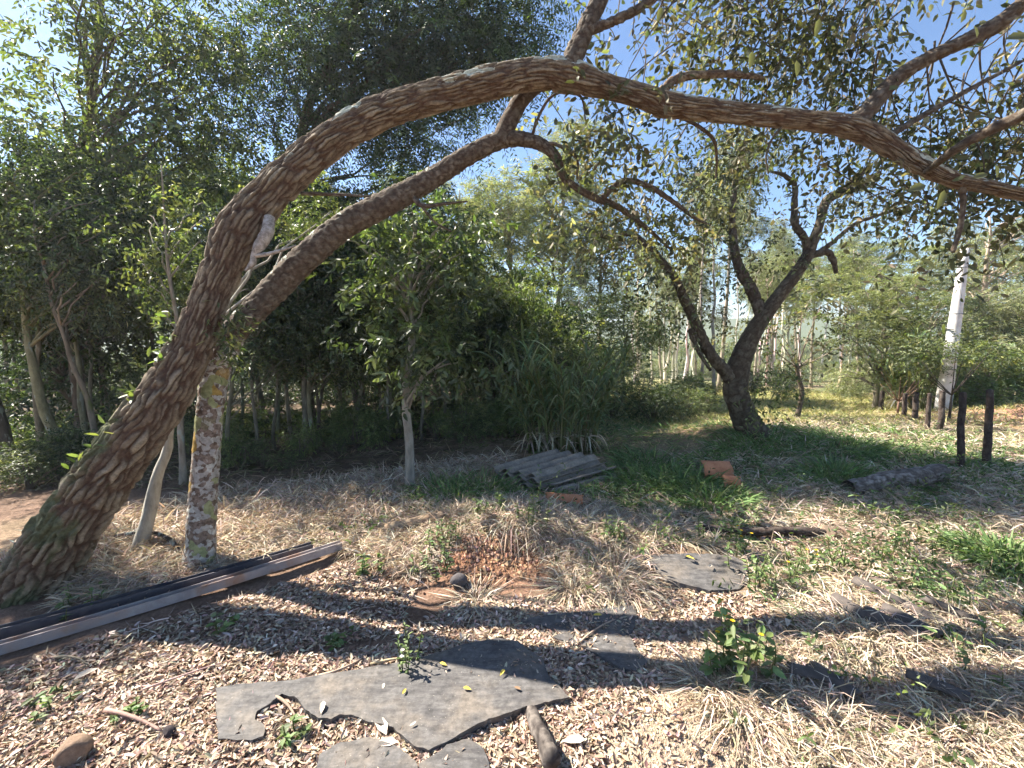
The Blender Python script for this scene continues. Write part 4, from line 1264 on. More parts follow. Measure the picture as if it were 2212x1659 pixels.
def channel(name, label, a, b, w, h, th, mat, opened, group):
    """U-channel from a to b; opened: +1 opening upwards, 0 facing the camera side"""
    t = thing(name, label, 'metal rail', a, group)
    a = np.asarray(a); b = np.asarray(b)
    d = unit(b - a); s = unit(np.cross(d, [0, 0, 1.0])); up = np.cross(s, d)
    def bar(o0, o1, nm):
        A = Acc(); n = 14
        vs_ = []
        for k in range(n + 1):
            p = a + (b - a) * k / n + up * (-.012 * math.sin(math.pi * k / n))
            for (x, y) in ((o0[0], o0[1]), (o1[0], o0[1]), (o1[0], o1[1]), (o0[0], o1[1])):
                vs_.append(p + s * x + up * y)
        q = []
        for k in range(n):
            for j in range(4):
                q.append([k * 4 + j, k * 4 + (j + 1) % 4, (k + 1) * 4 + (j + 1) % 4, (k + 1) * 4 + j])
        q.append([3, 2, 1, 0]); e = n * 4; q.append([e, e + 1, e + 2, e + 3])
        A.add(np.array(vs_), np.array(q), (1, 1, 1)); A.obj(nm, mat, t, smooth=False)
    bar((w / 2 - th, 0), (w / 2, h), 'flange')          # side towards the camera
    bar((-w / 2, 0), (-w / 2 + th, h), 'flange')
    if opened: bar((-w / 2 + th, 0), (w / 2 - th, th), 'web')
    else: bar((-w / 2 + th, h - th), (w / 2 - th, h), 'web')
    return t


gr = 'steel rails lying under the arching trunk'
pa, pb = G(-70, 1438), G(738, 1190)
pa[2] += .015; pb[2] += .02
channel('steel_rail', 'long rusty light grey steel rail nearest the boards', pa, pb, .05, .055, .005, M_STEEL, 1, gr)
pa, pb = G(-80, 1420), G(668, 1204)
pa[2] += .02; pb[2] += .025
channel('steel_rail', 'dark steel rail lying just behind the long grey one', pa + [0, .075, 0], pb + [0, .05, 0], .05, .06, .005, M_DSTEEL, 1, gr)

# --- stack of corrugated roof sheets
m, nt, N_, L_, p_ = base_mat('fibre_cement')
g_ = N_.new('ShaderNodeTexCoord'); n_ = noise_node(nt, 6, 7, .7, g_.outputs['Object']); n2_ = noise_node(nt, 40, 4, .7, g_.outputs['Object'])
c_ = mixc(nt, ramp(nt, n_.outputs[0], .3, .7), (.16, .135, .11), (.31, .26, .205))
c_ = vary(nt, c_, n2_.outputs[0], .75, 1.25)
L_.new(c_, p_.inputs['Base Color']); p_.inputs['Roughness'].default_value = .9
bump(nt, p_, n2_.outputs[0], .4, .004)
M_CEM = m


def sheet(name, label, a, dl, dw, length, width, pitch, amp, th, group):
    nl, nw = 10, int(width / pitch * 14)
    s = np.linspace(0, width, nw); L = np.linspace(0, length, nl)
    z = amp * np.cos(2 * math.pi * s / pitch)
    up = unit(np.cross(dl, dw)); up = up if up[2] > 0 else -up
    P = a + L[:, None, None] * dl + s[None, :, None] * dw + (z[None, :, None]) * up
    top = P + up * th / 2; bot = P - up * th / 2
    V = np.concatenate([top.reshape(-1, 3), bot.reshape(-1, 3)]); o = nl * nw
    q = []
    for i in range(nl - 1):
        for j in range(nw - 1):
            k = i * nw + j
            q.append([k, k + 1, k + nw + 1, k + nw]); q.append([o + k, o + k + nw, o + k + nw + 1, o + k + 1])
    for j in range(nw - 1):
        q.append([j, o + j, o + j + 1, j + 1]); e = (nl - 1) * nw + j; q.append([e, e + 1, o + e + 1, o + e])
    for i in range(nl - 1):
        k = i * nw; q.append([k, k + nw, o + k + nw, o + k]); k = i * nw + nw - 1; q.append([k, o + k, o + k + nw, k + nw])
    ob = link(name, mesh_np(name, V, np.array(q), None, M_CEM, True))
    tag(ob, label, 'roof sheet', group)


gs = 'stacked corrugated roof sheets'
a0 = G(1078, 1046); b0 = G(1215, 1072); c0 = G(1278, 1004)
dw = unit((b0 - a0) * [1, 1, 0]); dl = unit((c0 - a0) * [1, 1, 0] + np.array([0, .1, 0]))
for k, lab in enumerate(['lowest corrugated roof sheet of the stack by the cane grass', 'second corrugated roof sheet up in the stack by the cane', 'third corrugated roof sheet up in the stack by the cane', 'topmost corrugated roof sheet of the stack, mossy and grey']):
    tl = np.array([0, 0, .025 * (k - 1)])
    sheet('corrugated_sheet', lab, a0 + np.array([.02 * (k % 2) - .03 * k, .02 * k, .045 + .036 * k]), unit(dl + tl), unit(dw + np.array([.03 * (k % 2), .02 * k, -.03])), 1.05 - .04 * k, .66 - .04 * k, .15, .022, .008, gs)

# --- clay tile shards
m, nt, N_, L_, p_ = base_mat('terracotta')
g_ = N_.new('ShaderNodeTexCoord'); n_ = noise_node(nt, 12, 6, .65, g_.outputs['Object'])
L_.new(mixc(nt, ramp(nt, n_.outputs[0], .3, .7), (.42, .15, .065), (.58, .25, .12)), p_.inputs['Base Color']); p_.inputs['Roughness'].default_value = .85
M_TERRA = m
m, nt, N_, L_, p_ = base_mat('old_tile')
g_ = N_.new('ShaderNodeTexCoord'); n_ = noise_node(nt, 14, 6, .65, g_.outputs['Object'])
L_.new(mixc(nt, ramp(nt, n_.outputs[0], .3, .7), (.05, .042, .038), (.11, .09, .078)), p_.inputs['Base Color']); p_.inputs['Roughness'].default_value = .85
M_OLDT = m


def tile(name, label, p, az, length, width, arc, tilt, mat, cat='roof tile', group=None, th=.012, pitch=0):
    """curved barrel-tile piece with ragged ends"""
    nl, nw = 7, 11
    V = []
    for side in (0, 1):
        for i in range(nl):
            for j in range(nw):
                a_ = (j / (nw - 1) - .5) * arc
                r = width / arc * (1.0 - (th / (width / arc)) * side)
                y = (i / (nl - 1) - .5) * length
                if i in (0, nl - 1): y += .014 * (hash2(np.array(j), np.array(i + 7 * side * 0), 5) - .5)
                V.append((r * math.sin(a_), y, r * math.cos(a_) - width / arc * math.cos(arc / 2)))
    V = np.array(V); o = nl * nw; q = []
    for i in range(nl - 1):
        for j in range(nw - 1):
            k = i * nw + j; q.append([k, k + nw, k + nw + 1, k + 1]); q.append([o + k, o + k + 1, o + k + nw + 1, o + k + nw])
    for j in range(nw - 1):
        q.append([j, j + 1, o + j + 1, o + j]); e = (nl - 1) * nw + j; q.append([e, o + e, o + e + 1, e + 1])
    for i in range(nl - 1):
        k = i * nw; q.append([k, o + k, o + k + nw, k + nw]); k += nw - 1; q.append([k, k + nw, o + k + nw, o + k])
    ob = link(name, mesh_np(name, V, np.array(q), None, mat, True))
    ob.location = [float(x) for x in p]; ob.rotation_euler = (pitch, tilt, az)
    tag(ob, label, cat, group)


gc = 'clay tile pieces in the grass'
p = G(1548, 1040); tile('clay_tile', 'large orange clay tile piece standing up in the green grass', p + [0, 0, .13], 1.45, .30, .26, 1.5, -.75, M_TERRA, group=gc)
p = G(1580, 1058); tile('clay_tile', 'smaller orange tile shard leaning below the large one', p + [0, 0, .08], 1.2, .16, .17, 1.6, -.8, M_TERRA, group=gc)
p = G(1218, 1092); tile('clay_tile', 'red clay tile sliver below the stack of roof sheets', p + [0, 0, .07], 1.35, .34, .12, 1.2, -.5, M_TERRA, group=gc)
gp = 'old dark roof tiles half hidden in straw'
PILE = [(1850, 1330, .2, 'nearest the tall yellow-flowered weed'), (1885, 1350, .35, 'second along the row'), (1925, 1360, .3, 'third along the row'), (1965, 1355, .25, 'fourth along the row'), (2005, 1345, .3, 'fifth along the row'), (1895, 1290, .25, 'at the back of the row with a white leaf'), (2050, 1330, .4, 'last along the row near the bright grass')]
for (u, v, az, lab) in PILE:
    p = G(u, v) - [0, 0, .02]; tile('old_tile', f'old dark roof tile in straw, {lab}', p + [0, 0, .045], az + .3, .24, .12, 2.8, RNG.normal() * .12, M_OLDT, group=gp, pitch=.12)
for (u, v, az, lab) in [(1755, 1475, 1.2, 'dark broken tile lying under the straw bundle'), (1800, 1490, .4, 'brown broken tile beside the one under the straw bundle'), (2020, 1500, .8, 'broken tile below the small clipped green tuft')]:
    p = G(u, v); tile('old_tile', lab, p + [0, 0, .04], az, .2, .12, 2.2, .3, M_OLDT, group='broken tiles in the foreground straw')

# --- logs, posts, stick, stone
def log(name, label, a, b, ra, rb, mat, col=None, cat='log', k=9, amp=.012, seed=0, sag=0.0, group=None):
    a = np.asarray(a, float); b = np.asarray(b, float)
    t = np.linspace(0, 1, 6)[:, None]
    P = a + (b - a) * t; P[1:-1] += RNG.normal(size=(4, 3)) * .012 * np.linalg.norm(b - a) * .5
    R = np.linspace(ra, rb, 6)
    o = hero_tube_w(P, R, k, amp, .16, mat, name, None, 0, .2, .012, seed)
    # close the near end with a rough cut face
    tag(o, label, cat, group)
    return o


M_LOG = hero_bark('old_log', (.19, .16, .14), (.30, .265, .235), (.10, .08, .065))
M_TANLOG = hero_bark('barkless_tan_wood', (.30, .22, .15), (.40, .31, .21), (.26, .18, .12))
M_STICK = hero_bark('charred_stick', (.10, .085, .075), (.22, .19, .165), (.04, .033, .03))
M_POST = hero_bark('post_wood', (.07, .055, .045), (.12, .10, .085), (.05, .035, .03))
p1, p2 = G(1830, 1068), G(2030, 1040)
log('fallen_log', 'thick weathered log lying in straw before the fence posts', p1 + [0, 0, .07], p2 + [0, 0, .10], .075, .10, M_LOG, seed=81)
p1, p2 = G(835, 1150), G(960, 1122)
log('fallen_log', 'pale barkless log half buried in straw beyond the steel rails', p1 + [0, 0, .015], p2 + [0, 0, .03], .05, .045, M_TANLOG, seed=82, amp=.004)
p1, p2 = G(1520, 1150), G(1800, 1160)
log('fallen_log', 'thin dark pole lying flat behind the farthest board', p1 + [0, 0, .03], p2 + [0, 0, .03], .03, .035, M_POST, seed=83, amp=.004, k=5)
p1, p2 = G(1148, 1552), G(1192, 1690)
log('broken_stick', 'dark grey split stick pointing at the viewer beside the large board', p1 + [0, 0, .03], p2 + [0, 0, .09], .028, .036, M_STICK, seed=84, amp=.006, k=7, cat='stick')

gpo = 'dark fence posts along the red bank'
for k, (u, v0, v1, w, lab) in enumerate([(2076, 1012, 848, 13, 'nearest dark leaning fence post by the log'), (2134, 1002, 842, 14, 'thick dark fence post nearest the frame edge'), (2032, 930, 845, 11, 'third fence post, in the shade of the small thorny tree'),
                                         (2004, 925, 850, 9, 'fourth fence post back along the row'), (1976, 908, 848, 11, 'fifth fence post back along the row'), (1952, 902, 850, 9, 'sixth fence post back along the row'), (1902, 886, 845, 9, 'farthest fence post at the sunny field')]):
    b = G(u, v0); top = AT(np.array([u + 4.]), np.array([float(v1)]), np.array([b[1] + .03]))[0]
    r = w / 2 / F * b[1]
    log('fence_post', lab, b - [0, 0, .1], top, r * 1.1, r * .9, M_POST, cat='post', k=6, amp=.006, seed=90 + k, group=gpo)


def rock(name, label, p, s, col, seed, cat='stone'):
    import bmesh
    bm = bmesh.new(); bmesh.ops.create_icosphere(bm, subdivisions=4, radius=1)
    rg = np.random.default_rng(seed); pl = unit(rg.normal(size=(11, 3))); off = .62 + .3 * rg.random(11)
    for v in bm.verts:
        c = np.array(v.co)
        for n_, o_ in zip(pl, off):
            e = c @ n_ - o_
            if e > 0: c = c - n_ * e * .9
        c = c * (1 + .06 * (fbm(c[0] * 4 + seed, c[1] * 4 + c[2] * 3) - .5))
        v.co = c * np.asarray(s)
    me = bpy.data.meshes.new(name); bm.to_mesh(me); bm.free()
    at = me.attributes.new('col', 'FLOAT_COLOR', 'POINT'); at.data.foreach_set('color', np.tile(np.array([*col, 1], np.float32), len(me.vertices)))
    me.materials.append(M_CLOD)
    for f in me.polygons: f.use_smooth = True
    o = link(name, me); o.location = [float(x) for x in p]
    return tag(o, label, cat)


rock('stone', 'rough brown fist-sized stone at the lower corner among dry leaves', G(160, 1640) + [0, 0, .03], (.065, .055, .06), (.20, .14, .10), 3)
rock('stone', 'small dark stone between the corner stone and the big board', G(365, 1590) + [0, 0, .012], (.03, .025, .03), (.06, .05, .05), 5)
rock('stone', 'grey stump-like stone at the side of the dug earth', G(990, 1265) + [0, 0, .03], (.06, .05, .05), (.10, .09, .09), 7)
rock('stone', 'rounded tan stone in straw behind the dark tiles', G(1785, 1158) + [0, 0, .03], (.07, .06, .055), (.35, .25, .17), 9)

# ================================================================== GROUND COVER
def tuft(name, label, base, n, h, spread, pal, wid, cat='grass tuft', bend=(.4, 1.0), lean=.8, group=None, mat=M_GRASS):
    r = spread * np.sqrt(RNG.random(n)); a = RNG.random(n) * 6.283
    x = base[0] + r * np.cos(a); y = base[1] + r * np.sin(a)
    P = np.column_stack([x, y, hgt(x, y)])
    d = np.column_stack([np.cos(a) * lean * (r / spread + .15), np.sin(a) * lean * (r / spread + .15), np.ones(n)]) + RNG.normal(size=(n, 3)) * .25
    A = Acc()
    blades(A, P, d, h * RNG.uniform(.5, 1.1, n), wid * RNG.uniform(.6, 1.3, n), RNG.uniform(*bend, n), pick(pal, n, .22))
    o = A.obj(name, mat)
    return tag(o, label, cat, group)


gg = 'green grass tufts'
for (u, v, n, h, sp, lab) in [(2185, 1215, 700, .34, .20, 'bright green grass tuft at the frame edge'), (2110, 1190, 260, .25, .16, 'loose green grass spilling beside the bright edge tuft'),
                              (960, 1065, 260, .38, .30, 'green grass at the foot of the pale-trunked young tree'), (1040, 1060, 300, .38, .30, 'green grass before the near end of the roof sheets'), (985, 1085, 160, .34, .2, 'sunlit grass blades on the wood side of the roof sheets'),
                              (1165, 1055, 120, .22, .08, 'small grass tuft growing against the roof sheet stack'), (1100, 1062, 100, .16, .10, 'tiny grass tuft at the sheet stack corner'),
                              (1390, 1040, 420, .38, .35, 'green grass between the roof sheets and the clay tile'), (1470, 1050, 520, .42, .35, 'lush green grass just before the orange tile'), (1540, 1085, 420, .36, .3, 'lush grass spilling below the orange tile'), (1400, 1000, 300, .34, .4, 'grass bank behind the roof sheets'),
                              (1800, 1035, 520, .42, .28, 'green tussock at the end of the weathered log'), (1790, 960, 420, .40, .45, 'green tussock on the slope behind the log'), (1840, 965, 340, .36, .4, 'second green tussock on the slope behind the log'),
                              (1660, 955, 340, .34, .5, 'grass around the dry hump under the forked tree'), (1600, 970, 260, .30, .4, 'grass at the foot of the forked tree'), (2180, 1500, 200, .10, .12, 'small clipped green tuft by the broken tile')]:
    tuft('grass_tuft', lab, G(u, v), int(n * 1.2), h * 1.15, sp, PAL_GREENGRASS, .012, group=gg)

gd = 'dry straw tufts'
for k, (u, v) in enumerate([(1870, 1345), (1920, 1330), (1970, 1330), (2020, 1320), (1900, 1375), (1960, 1375)]):
    tuft('straw_tuft', f'straw fallen across the old dark tiles, {ordinal(k)} from the yellow-flowered weed', G(u, v), 130, .26, .16, PAL_STRAW, .0055, 'straw tuft', (.6, 1.5), 1.4, gd, M_STRAW)
for (u, v, n, h, sp, lab) in [(1240, 1275, 500, .30, .12, 'drooping straw tuft beside the burrow'), (1330, 1245, 700, .34, .20, 'big drooping straw tussock between heap and far board'), (1030, 1300, 300, .22, .12, 'straw tuft below the dug earth heap'), (1000, 1120, 260, .30, .25, 'upright straw stubble on top of the mound'), (1120, 1110, 260, .30, .25, 'straw stubble behind the dug heap'), (1300, 1130, 400, .34, .35, 'dark straw below the red tile sliver'), (1420, 1140, 360, .34, .3, 'grey straw clump before the lush grass'),
                              (1880, 1395, 700, .34, .28, 'bundle of long straw over the dark roof tiles'), (1560, 1500, 420, .28, .16, 'straw clump under the yellow-flowered weed'), (1620, 1540, 420, .26, .18, 'straw clump between weed and sandy heap'), (1830, 1560, 420, .30, .22, 'spiky straw clump in the lower foreground'), (2080, 1380, 420, .34, .3, 'straw mass at the end of the dark tile row'), (1660, 985, 500, .30, .45, 'greyish dry grass hump under the forked tree'), (1950, 1020, 300, .22, .2, 'straw piled on the weathered log'), (2080, 1040, 420, .22, .35, 'straw drift at the foot of the fence posts'), (1690, 1080, 260, .34, .2, 'pale upright straw beside the orange tile'), (2120, 1560, 500, .30, .35, 'pale straw in the lowest corner')]:
    tuft('straw_tuft', lab, G(u, v), n, h, sp, PAL_STRAW, .0055, 'straw tuft', (.6, 1.5), 1.1, gd, M_STRAW)


def weed(label, base, h, nst, spread, L, W, pal, flower=None, cat='weed'):
    t = thing('weed', label, cat, base)
    A = Acc(); S = Acc(); Fl = Acc()
    for k in range(nst):
        a = RNG.random() * 6.283; r = spread * math.sqrt(RNG.random())
        p = GW(base[0] + r * math.cos(a), base[1] + r * math.sin(a))
        hh = h * RNG.uniform(.55, 1.1)
        top = p + np.array([RNG.normal() * .12 * hh, RNG.normal() * .12 * hh, hh])
        C = bez(p, (p + top) / 2 + RNG.normal(size=3) * .04 * hh, top, 8)
        v, q = tube(C, np.linspace(.004, .002, 8), 5); S.add(v, q, (.12, .14, .05))
        m = max(6, int(hh / .018))
        tt = RNG.uniform(.15, 1, m); i = np.minimum((tt * 7).astype(int), 6)
        pos = C[i] + (C[i + 1] - C[i]) * (tt * 7 - i)[:, None]
        az = RNG.random(m) * 6.283
        d = np.column_stack([np.cos(az), np.sin(az), RNG.normal(size=m) * .3 + .15])
        leaves(A, pos, d, np.array([0, 0, 1.0]) + RNG.normal(size=(m, 3)) * .3, L * RNG.uniform(.6, 1.2, m), W * RNG.uniform(.7, 1.2, m), pick(pal, m), .25, .35)
        if flower and RNG.random() < .5:
            n = 9; az = np.arange(n) * 6.283 / n
            leaves(Fl, np.repeat(top[None], n, 0), np.column_stack([np.cos(az), np.sin(az), np.full(n, .4)]), np.tile([0, 0, 1.0], (n, 1)), .012, .008, np.asarray(flower))
    S.obj('stem', M_GRASS, t)['kind'] = 'stuff'
    A.obj('foliage', M_LEAFM, t)['kind'] = 'stuff'
    if Fl.n: Fl.obj('flower', M_LEAFM, t)['kind'] = 'stuff'
    return t


PAL_WEED = [(.15, .21, .08), (.18, .25, .10), (.12, .17, .06), (.20, .26, .12)]
YEL = (.75, .50, .03)
for (u, v, h, n, sp, L, W, fl, lab) in [(1585, 1480, .36, 7, .10, .06, .030, YEL, 'tall broad-leaved weed with a yellow flower above the straw'), (1650, 1470, .20, 5, .10, .06, .03, None, 'leafy weed spreading beside the yellow-flowered one'), (885, 1460, .20, 8, .06, .026, .012, (.7, .65, .7), 'thin pale weed growing over the edge of the large board'), (955, 1190, .24, 9, .14, .04, .020, None, 'leafy green weed on the sunny mound beside the heap'), (935, 1235, .16, 8, .12, .04, .022, None, 'low weed on the wood side of the dug heap'),
                                        (1150, 1130, .2, 8, .12, .04, .018, None, 'pinnate green weed on top of the mound'), (1060, 1110, .2, 6, .12, .045, .024, None, 'weed behind the mound with pale green leaves'), (1330, 1180, .16, 7, .14, .04, .02, None, 'green weed in straw near the far board'), (810, 1230, .14, 7, .10, .05, .025, None, 'weed at the end of the steel rails'), (740, 1385, .05, 6, .07, .045, .025, None, 'small dark weed rosette in the trunk shadow'), (490, 1360, .09, 4, .06, .045, .03, None, 'seedling in the shade below the rails'),
                                        (180, 1315, .12, 8, .12, .045, .022, None, 'weed sprouting behind the rails near the trunk base'), (640, 1590, .07, 4, .05, .05, .025, None, 'yellowish seedling in the notch of the large board'), (1560, 1190, .18, 9, .16, .045, .022, YEL, 'weed patch behind the far board'), (1640, 1255, .22, 10, .18, .045, .022, None, 'weed patch on the sunny side of the far board'), (1720, 1230, .18, 10, .2, .045, .022, YEL, 'green weeds between the far board and the tiles'), (1800, 1240, .30, 3, .05, .05, .02, None, 'single tall thin weed before the tan stone'),
                                        (1950, 1200, .16, 12, .3, .05, .022, None, 'creeping green weeds before the bright edge tuft'), (2150, 1330, .14, 12, .25, .05, .025, None, 'green weeds below the bright edge tuft'), (2100, 1430, .12, 9, .2, .05, .025, None, 'creeping weeds in the straw at the frame edge'), (1890, 1110, .18, 10, .25, .05, .022, None, 'weeds in front of the weathered log'), (100, 1530, .07, 6, .12, .04, .02, None, 'pale weed in dry leaves by the corner stone'), (1210, 1080, .14, 5, .08, .07, .045, None, 'broad-leaved weed at the roof sheets'), (1330, 1085, .14, 7, .16, .05, .03, None, 'pale weed below the lush grass'), (260, 1560, .06, 5, .08, .035, .018, None, 'tiny weed in sun at the shadow edge')]:
    weed(lab, G(u, v), h, n, sp, L, W, PAL_WEED, fl)

# --- straw everywhere
def straw_layer(name, label, zones, pal, mat, cat, wid=.0052):
    A = Acc()
    for (poly, n, L, up, cl, seed) in zones:
        P = scatter(poly, n, cl, seed)
        n = len(P)
        a = RNG.random(n) * 6.283
        d = np.column_stack([np.cos(a), np.sin(a), np.abs(RNG.normal(size=n)) * up])
        P[:, 2] += RNG.random(n) * .02
        dist = np.hypot(P[:, 0], P[:, 1])
        blades(A, P, d, L * RNG.uniform(.4, 1.3, n), wid * RNG.uniform(.6, 1.4, n) * np.clip(dist / 3, .9, 2.5), RNG.uniform(.2, .9, n), pick(pal, n, .22))
    o = A.obj(name, mat); tag(o, label, cat, None, 'stuff')


Z_RAILBACK = [(130, 1330), (700, 1180), (760, 1100), (430, 1150), (180, 1230)]
Z_MOUND = [(700, 1190), (820, 1120), (1000, 1070), (1300, 1090), (1420, 1170), (1390, 1240), (1280, 1300), (1150, 1160), (980, 1170), (900, 1260), (760, 1200)]
Z_RIGHT = [(1690, 1760), (1700, 1600), (1590, 1530), (1480, 1470), (1560, 1400), (1800, 1380), (2260, 1300), (2300, 1700)]
Z_RIGHTMID = [(1400, 1190), (1400, 1100), (1700, 1040), (2212, 1010), (2260, 1300), (1800, 1380), (1640, 1300), (1560, 1190)]
Z_FORESTFL = [(-60, 1230), (180, 1120), (480, 1065), (900, 1010), (1100, 985), (1140, 1050), (900, 1110), (700, 1150), (430, 1190), (150, 1260)]
Z_SHADE = [(-60, 1480), (200, 1380), (740, 1220), (900, 1280), (860, 1370), (600, 1420), (280, 1530)]
Z_PATH = [(850, 1380), (1000, 1300), (1300, 1290), (1420, 1250), (1500, 1320), (1560, 1400), (1400, 1470), (1240, 1400)]
Z_FORE = [(-200, 1760), (-80, 1500), (270, 1530), (600, 1430), (900, 1390), (1230, 1340), (1420, 1330), (1500, 1420), (1390, 1520), (1310, 1600), (1280, 1760)]
Z_SAND = [(1280, 1700), (1330, 1590), (1420, 1510), (1560, 1520), (1680, 1600), (1690, 1700)]
Z_GAP = [(1480, 1275), (1640, 1290), (1700, 1380), (1560, 1430), (1480, 1400)]
Z_MIDR = [(1130, 1080), (1320, 1010), (1600, 940), (1900, 920), (2250, 980), (2212, 1030), (1700, 1060), (1400, 1110)]
straw_layer('dry_straw', 'matted pale dry grass covering the clearing', [
    (Z_RAILBACK, 13000, .17, .6, .5, 1), (Z_MOUND, 24000, .17, .7, .4, 2), (Z_RIGHT, 20000, .17, .6, .5, 3), (Z_RIGHTMID, 18000, .18, .6, .6, 4), (Z_FORESTFL, 14000, .22, .9, .4, 5), (Z_SHADE, 900, .12, .15, .3, 6), (Z_PATH, 2200, .12, .15, .3, 7), (Z_FORE, 4000, .07, .15, .3, 8), (Z_MIDR, 9000, .24, .6, .5, 9)], PAL_STRAW, M_STRAW, 'dry grass')
straw_layer('short_grass', 'short green grass creeping through the straw', [
    (Z_RIGHTMID, 7000, .10, .7, .9, 14), (Z_MIDR, 11000, .20, .9, .8, 15), (Z_RIGHT, 2200, .08, .6, .9, 16), (Z_MOUND, 1200, .1, .7, .9, 17)], PAL_GREENGRASS, M_GRASS, 'grass', .006)

for nm, lab, zz, pal, mt, ct, wd in (('path_grass', 'low grass on the slope between the cane clump and the forked tree', [((.2, 5.5), (3.2, 5.9), (4.5, 8.6), (.5, 10.5)), 7000, .2], PAL_GREENGRASS + [(.40, .33, .20)] * 2, M_GRASS, 'grass', .009),
                                     ('bank_straw', 'dry grass between the fence posts and the field', [((4.0, 6.2), (8.2, 5.6), (9.5, 8.6), (6.0, 9.2), (3.8, 8.0)), 8000, .2], PAL_STRAW + [(.2, .24, .09)] * 2, M_STRAW, 'dry grass', .009),
                                     ('wood_floor_grass', 'brown grass and leaves on the floor of the wood', [((-9, 4.6), (-1.5, 4.4), (1.0, 6.6), (.5, 10), (-11, 10)), 12000, .2], [(.22, .165, .11), (.16, .12, .08), (.30, .23, .15), (.12, .13, .05)], M_STRAW, 'dry grass', .011)):
    P = scatter(zz[0], zz[1], .5, 33, world=True); n = len(P); a = RNG.random(n) * 6.283
    A = Acc(); blades(A, P, np.column_stack([np.cos(a), np.sin(a), np.abs(RNG.normal(size=n)) * .8 + .2]), zz[2] * RNG.uniform(.4, 1.3, n), wd, RNG.uniform(.2, .9, n), pick(pal, n, .22))
    o = A.obj(nm, mt); tag(o, lab, ct, None, 'stuff')
P = scatter(((-11, 6.8), (-2.5, 6.6), (.6, 7.6), (.3, 10), (-13, 10)), 1100, .8, 35, world=True)
A = Acc(); crown(A, (0, 0, -50), (1, 1, 1), 0, 5, 6, .075, .03, PAL_FOREST + PAL_BRIGHT, .22, .3, False, .10, cc=P + np.column_stack([np.zeros((1100, 2)), RNG.random(1100) ** 2 * .4 + .05]), outw=.2)
o = A.obj('undergrowth', M_LEAF); tag(o, 'low leafy undergrowth between the trunks of the wood', 'undergrowth', None, 'stuff')

P = np.concatenate([scatter(Z_RIGHTMID, 150, 1.0, 55), scatter(Z_MIDR, 90, 1.0, 56), scatter(Z_RIGHT, 12, 1.0, 57), scatter(Z_MOUND, 22, 1.0, 58)])
A = Acc(); crown(A, (2, 3, -50), (1, 1, 1), 0, 3, 6, .036, .016, [(.10, .14, .055), (.13, .17, .07), (.085, .12, .05), (.16, .20, .09)], .14, .15, False, .07, cc=P + np.column_stack([np.zeros((len(P), 2)), RNG.random(len(P)) * .09 + .02]), outw=.1, upw=.4)
o = A.obj('creeping_weeds', M_LEAFM); tag(o, 'creeping green weeds spread through the straw of the clearing', 'weeds', None, 'stuff')

# sunny field
A = Acc()
fieldpoly = [(1.2, 8.2), (9.5, 7.6), (14, 12), (12, 22), (4, 22), (1.0, 13)]
P = scatter(fieldpoly, 26000, .4, 31, world=True); n = len(P)
a = RNG.random(n) * 6.283
blades(A, P, np.column_stack([np.cos(a) * .7, np.sin(a) * .7, np.ones(n)]), .22 * RNG.uniform(.5, 1.3, n), .014, RNG.uniform(.2, .9, n), pick([(.30, .28, .11), (.22, .25, .09), (.40, .34, .19), (.34, .30, .14)], n, .2))
o = A.obj('field_grass', M_GRASS); tag(o, 'short yellowish grass of the sunny field beyond the forked tree', 'grass', None, 'stuff')

# --- leaf litter
def litter_layer(name, label, zones):
    A = Acc()
    for (poly, n, L, cl, seed) in zones:
        P = scatter(poly, n, cl, seed); n = len(P)
        P[:, 2] += .004 + RNG.random(n) * .014
        a = RNG.random(n) * 6.283
        d = np.column_stack([np.cos(a), np.sin(a), RNG.normal(size=n) * .25])
        nr = np.array([0, 0, 1.0]) + RNG.normal(size=(n, 3)) * .45
        leaves(A, P, d, nr, L * RNG.uniform(.5, 1.4, n), L * RNG.uniform(.2, .5, n), pick(PAL_LITTER, n, .25), RNG.uniform(.1, .9, n), RNG.uniform(-.5, .7, n))
    o = A.obj(name, M_LITTER); tag(o, label, 'leaf litter', None, 'stuff')


litter_layer('leaf_litter', 'brown and pale fallen leaves carpeting the bare earth', [(Z_FORE, 30000, .031, .35, 41), (Z_SHADE, 7000, .034, .4, 42), (Z_PATH, 6500, .036, .4, 43), (Z_RAILBACK, 2500, .035, .4, 44), (Z_MOUND, 2500, .035, .5, 45), (Z_RIGHTMID, 5000, .04, .5, 46), (Z_RIGHT, 3500, .04, .6, 47), (Z_FORESTFL, 7000, .055, .4, 48), (Z_GAP, 2200, .036, .3, 49), (Z_SAND, 260, .034, .5, 50)])

